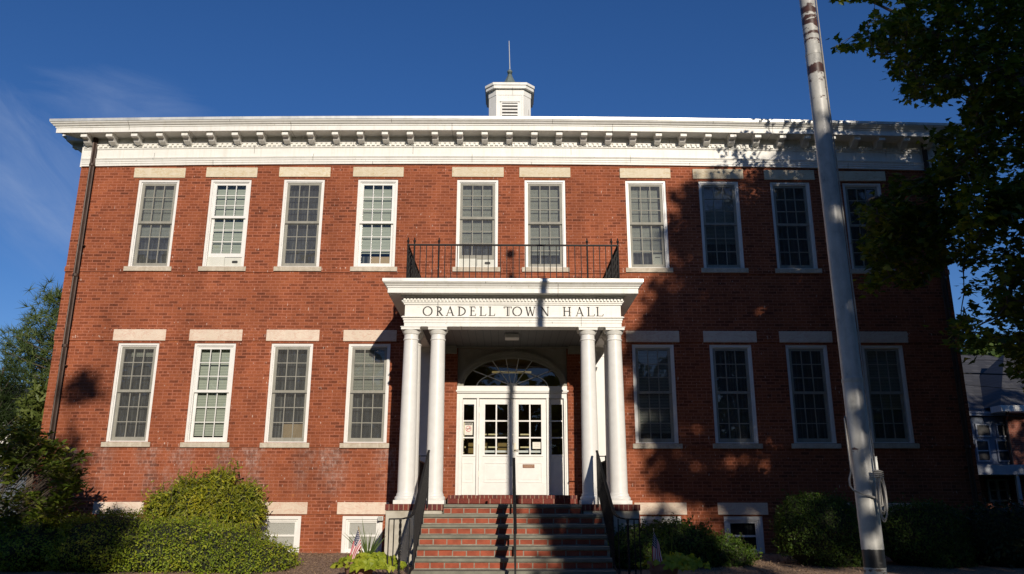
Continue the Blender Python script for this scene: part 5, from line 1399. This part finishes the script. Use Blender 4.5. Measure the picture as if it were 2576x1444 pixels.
# pine and other evergreens beyond the left corner
def pine(name, label, tx, ty, tops, mat, nt, sz, needles, spread, group=None, hang=0.0):
    root = empty(name, label, 'tree', (tx, ty, gz(ty)), group)
    H = max(p.z for p in tops)+.1
    tr = MB(); tr.tube([(tx, ty, -.1), (tx, ty, H*.55), (tx, ty, H)], [.16, .11, .02], n=8); tr.build('trunk', BARK, root)
    br = MB(); P, NN, D = [], [], []
    for p in tops:
        a = Vector((tx, ty, max(.3, p.z-.45*abs(p.x-tx)*.8-.1))); br.tube([a, a.lerp(p, .6)-Vector((0, 0, .05)), p], [.03, .018, .005], n=5)
        ax = (p-a).normalized()
        for k in range(nt):
            c = p-ax*abs(rng.normal(0, spread))+Vector(rng.normal(0, spread*.45, 3))
            for q in range(needles):
                d = rng.normal(0, 1, 3)+np.array(ax)*.9+np.array([0, 0, .5-hang]); d /= np.linalg.norm(d)
                P.append(tuple(c)); D.append(d); NN.append(rng.normal(0, 1, 3))
    leaves('crown', P, NN, sz, ([(0, .035, 0), (1, 0, 0), (0, -.035, 0)], [(0, 1, 2)]) if hang == 0 else T_FROND, mat, root, jitter=.2, dirs=D)
    br.build('branch', BARK, root); settle(root)
def pts(lst, Y0_, dy): return [at(x, y, Y0_+rng.uniform(-dy, dy)) for x, y in lst]
silh = [(118, 735), (130, 750), (145, 760), (112, 745), (80, 790), (95, 805), (120, 790), (140, 800), (65, 822), (50, 835), (80, 835), (105, 830), (130, 835), (35, 845), (15, 862), (45, 868), (75, 870), (100, 865), (130, 870), (5, 880), (30, 895), (60, 900), (90, 900), (120, 905), (15, 910), (45, 930), (75, 935), (105, 935), (125, 945), (90, 965), (115, 970), (60, 960), (30, 940), (135, 910), (140, 860), (160, 830), (165, 780)]
pine('pine_tree', 'tall green pine with feathery branches behind the left corner of the hall', at(150, 800, 8).x+.6, 8.4, pts(silh*2, 8, 1.4), L_PINE, 9, .30, 16, .42)
silh2 = [(5, 940), (25, 955), (45, 960), (65, 985), (15, 985), (40, 1000), (60, 1010), (5, 1010), (20, 1035), (45, 1045), (0, 1055), (30, 1065)]
pine('spruce_tree', 'dark shaded spruce low behind the pine at the left edge', at(0, 980, 6).x, 6, pts(silh2*3, 6, .8), L_DARK, 9, .26, 16, .40)
silh3 = [(100, 985), (85, 1000), (110, 1005), (70, 1020), (95, 1030), (112, 1040), (60, 1045), (80, 1060), (105, 1065), (50, 1085), (70, 1090), (95, 1095), (108, 1110), (60, 1115), (85, 1120), (45, 1125), (100, 1130), (30, 1130)]
pine('hemlock_tree', 'olive green hemlock with drooping sprays beside the left corner of the hall', at(110, 1080, 2.2).x-.2, 2.4, pts(silh3*3, 2.2, .6), L_HEM, 9, .2, 7, .26, hang=.55)
# trees beyond the house on the right
def back_tree(label, lst, Y, mat):
    P0 = pts(lst, Y, 1.0); cx_ = sum(p.x for p in P0)/len(P0)
    root = empty('distant_tree', label, 'tree', (cx_, Y, .08), 'trees beyond the neighbouring house')
    tr = MB(); tr.tube([(cx_, Y, 0), (cx_, Y, max(p.z for p in P0))], [.3, .05], n=6)
    P, NN = sprays([tuple(p) for p in P0], 60, .95, .7)
    leaves('crown', P, NN, .34, T_QUAD, mat, root, jitter=.7)
    tr.build('trunk', BARK, root); settle(root)
l1 = [(x, y) for x in range(2438, 2520, 13) for y in range(862, 905, 13)]
l2 = [(x, y) for x in range(2500, 2640, 14) for y in range(885 + 0, 965, 13)]
back_tree('brownish green tree top above the slate roof, nearer the hall', l1, 42, L_TREE)
back_tree('olive tree top above the slate roof, at the right edge', l2, 46, L_HEM)

# ------------------------------------------------------------------ neighbouring house on the right
SLATE = None
def slate_mat():
    mt, n, l, b = new_mat('slate')
    s = N(n, 'ShaderNodeSeparateXYZ'); l.new(pos(n), s.inputs[0]); cb = N(n, 'ShaderNodeCombineXYZ'); l.new(s.outputs['X'], cb.inputs['X']); l.new(s.outputs['Z'], cb.inputs['Y'])
    bt = N(n, 'ShaderNodeTexBrick', **{'Scale': 1.0, 'Brick Width': .3, 'Row Height': .14, 'Mortar Size': .012}); bt.inputs['Color1'].default_value = (.035, .036, .042, 1); bt.inputs['Color2'].default_value = (.06, .06, .066, 1); bt.inputs['Mortar'].default_value = (.03, .03, .03, 1)
    l.new(cb.outputs[0], bt.inputs['Vector']); l.new(bt.outputs['Color'], b.inputs['Base Color']); b.inputs['Roughness'].default_value = .7
    return mt
SLATE = slate_mat()
HB = brick_mat('house_brick', [(0, (.12, .04, .03)), (.5, (.20, .06, .04)), (1, (.26, .09, .055))], (.25, .16, .12))
HY = 12.0
HTRIM = mottled('shaded_house_trim', (.26, .28, .32), (.36, .38, .41), scale=4)  # white trim with the shade mixed into its colour
nh = empty('neighbour_house', 'brick house with slate roof and white trimmed windows beyond the right end of the hall', 'house', (at(2560, 1250, HY).x+3, HY+4, .08))
def P2(x, y, Y=HY): p = at(x, y, Y); return p.x, p.z
xl_ = P2(2405, 1100)[0]; xr_ = P2(2640, 1100)[0]+6
ez = P2(2500, 1040)[1]
MB().box(xl_, xr_, HY, HY+9, 0, ez).build('wall', HB, nh)
rz = at(2440, 905, HY+5).z
rf = MB(); hip = at(2450, 893, HY+5)
rf.add([(xl_-4, HY-.3, ez), (xr_+.3, HY-.3, ez), (hip.x+.6, HY+5, hip.z), (xl_-4, HY+5, hip.z), (xl_-4, HY+10, ez), (xr_+.3, HY+10, ez)], [(0, 1, 2, 3), (3, 2, 5, 4), (1, 5, 2)])
rf.build('roof', SLATE, nh)
gt = MB().box(xl_-4, xr_+.3, HY-.42, HY-.3, ez-.12, ez+.02); gt.build('gutter', HTRIM, nh)
# white two storey bay
bxl = P2(2448, 1100, HY-.25)[0]; bxr = P2(2552, 1100, HY-.25)[0]; bz0 = P2(2500, 1168, HY-.25)[1]
BAYP = mottled('shaded_bay_white', (.12, .15, .21), (.17, .20, .26), scale=4)  # white bay, its bluish shade put into the paint colour
bay = MB().box(bxl-1, bxr, HY-.25, HY-.01, bz0, ez-.14).build('bay', BAYP, nh)
for wx0, wx1 in ((2455, 2490), (2507, 2540)):
    for y0, y1 in ((1070, 1096), (1110, 1158)):
        a, z1 = P2(wx0, y0, HY-.25); b, z0 = P2(wx1, y1, HY-.25)
        f = frame_mb(a-.05, b+.05, z0-.05, z1+.05, .05, HY-.30, HY-.255); 
        if y1-y0 > 30: f.box(a, b, HY-.29, HY-.26, (z0+z1)/2-.02, (z0+z1)/2+.02)
        f = f.build('window', HTRIM, nh); plane_xz(a, b, z0, z1, HY-.262).build('pane', INK, f)
# porch roof and ground floor triple window
pa = P2(2440, 1190, HY-1.6); pb = P2(2640, 1168, HY-1.6)
MB().box(pa[0]-2, pb[0]+3, HY-1.6, HY-.02, pa[1]-.05, pa[1]+.28).build('porch_roof', HTRIM, nh)
a, z1 = P2(2478, 1205, HY); b, z0 = P2(2562, 1262, HY)
f = frame_mb(a, b, z0, z1, .07, HY-.09, HY-.01)
for t in (1/3, 2/3): f.box(a+(b-a)*t-.05, a+(b-a)*t+.05, HY-.088, HY-.012, z0+.07, z1-.07)
f.box(a+.07, b-.07, HY-.07, HY-.02, (z0+z1)/2-.02, (z0+z1)/2+.02); f = f.build('window', HTRIM, nh); plane_xz(a+.05, b-.05, z0+.05, z1-.05, HY-.02).build('pane', INK, f)
x_, z_ = P2(2566, 1250, HY-1.5); MB().box(x_-.05, x_+.05, HY-1.55, HY-1.45, 0, pa[1]-.05).build('porch_post', HTRIM, nh)
# brick wing at the right edge with its own slate roof
wx, wz = P2(2518, 1028, HY-1.0); wex = P2(2550, 1160, HY-.45)[0]
MB().box(wex, wex+6, HY-.45, HY-.02, 0, wz).build('wing', HB, nh)
rf2 = MB(); rf2.add([(wx, HY-1.0, wz+.12), (wx+8, HY-1.0, wz+.12), (wx+8, HY+2.4, wz+2.6), (wx+2.6, HY+2.4, wz+2.6), (wx, HY+3.4, wz+.12)], [(0, 1, 2, 3), (0, 3, 4)]); rf2.build('wing_roof', SLATE, nh)
MB().box(wx-.05, wx+8, HY-1.1, HY-.46, wz-.1, wz+.11).build('wing_eave', WHITE, nh)
MB().tube([(wex-.09, HY-.5, 0), (wex-.09, HY-.5, wz-.35), (wx+.25, HY-.95, wz-.1)], .05).build('rainpipe', COPPER, nh)
settle(nh)
# overhead wires on the right
for y0, y1, r_, lab in ((938, 926, .022, 'thick bundled overhead wire crossing in front of the slate roof'), (966, 969, .008, 'thin overhead wire below the thicker one'), (1036, 1035, .008, 'lowest thin overhead wire crossing beside the brick wing')):
    a, b = at(2400, y0, 6), at(2700, y1, 6); d = b-a
    ptsw = [a-d*2+Vector((0, 0, 0))]+[a+d*t-Vector((0, 0, .25*math.sin(PI*min(1, max(0, t/3))))) for t in np.linspace(0, 6, 14)]
    tag(MB().tube(ptsw, r_, n=6).build('overhead_wire', INK), lab, 'wire', 'overhead wires by the neighbouring house')
# unseen woods added across the road to block sky fill, open toward the sun
Pw = np.stack([rng.uniform(-90, 90, 15000), rng.uniform(-62, -48, 15000), np.zeros(15000)], 1)
hw_ = np.array([10.6+3.0*noise.noise(Vector((x*.12, y*.15, 2))) for x, y in Pw[:, :2]])
Pw[:, 2] = -.5+hw_*rng.random(15000)**.8
Ps = np.stack([np.concatenate([rng.uniform(-75, -9.5, 9000), rng.uniform(19, 80, 9000)]), rng.uniform(-46, -30, 18000), np.zeros(18000)], 1)
hs_ = np.array([17+5*noise.noise(Vector((x*.1, y*.12, 5))) for x, y in Ps[:, :2]])
Ps[:, 2] = -.5+hs_*rng.random(18000)**.8
Pw = np.concatenate([Pw, Ps])
wd_ = leaves('fill_blocking_woods', Pw, np.tile([0, .8, .4], (33000, 1)), 1.1, T_QUAD, L_TREE, jitter=.6); wd_['kind'] = 'stuff'
# white house and pale shed at the left edge
wh = empty('white_house', 'corner of a white house showing through the trees at the left edge', 'house', (at(-60, 1150, 16).x, 18, .08))
a = at(32, 1100, 16); z1 = at(20, 1072, 16).z
WHT = mottled('white_siding', (.70, .69, .62), (.78, .77, .7), scale=3, stretch=(.3, 1, 12))
MB().box(a.x-9, a.x, 16, 22, 0, z1).build('wall', WHT, wh)
MB().box(a.x-9.3, a.x+.25, 15.7, 16.05, z1, z1+.16).build('eave', WHITE, wh)
r2 = MB(); r2.add([(a.x-9.3, 15.7, z1+.17), (a.x+.3, 15.7, z1+.17), (a.x-1.5, 19, z1+2.0), (a.x-9.3, 19, z1+2.0), (a.x+.3, 22.3, z1+.17), (a.x-9.3, 22.3, z1+.17)], [(0, 1, 2, 3), (3, 2, 4, 5), (1, 4, 2)]); r2.build('roof', SLATE, wh); settle(wh)
sh = empty('pale_shed', 'pale vertical boarded shed in shade behind the broad leaved shrub', 'shed', (at(40, 1300, 3).x, 4, .08))
s1 = at(98, 1250, 3).x; z1 = at(60, 1165, 3).z
def boards():
    mt, n, l, b = new_mat('shaded_shed_boards'); s = N(n, 'ShaderNodeSeparateXYZ'); l.new(pos(n), s.inputs[0])
    e = math_n(n, l, 'GREATER_THAN', math_n(n, l, 'FRACT', math_n(n, l, 'MULTIPLY', s.outputs['X'], 3.2)), .06)
    l.new(mix(n, l, (.03, .035, .04), (.075, .09, .115), e), b.inputs['Base Color']); b.inputs['Roughness'].default_value = .7  # pale boards coloured dark, the shade is in the colour
    return mt
MB().box(s1-3.6, s1, 3, 5.4, 0, z1).build('wall', boards(), sh)
MB().box(s1-3.8, s1+.15, 2.85, 5.6, z1+.002, z1+.12).build('roof', ROOF, sh)
MB().box(s1-.08, s1+.012, 2.985, 3.1, 0, z1-.002).build('corner_board', WHITE, sh); settle(sh)
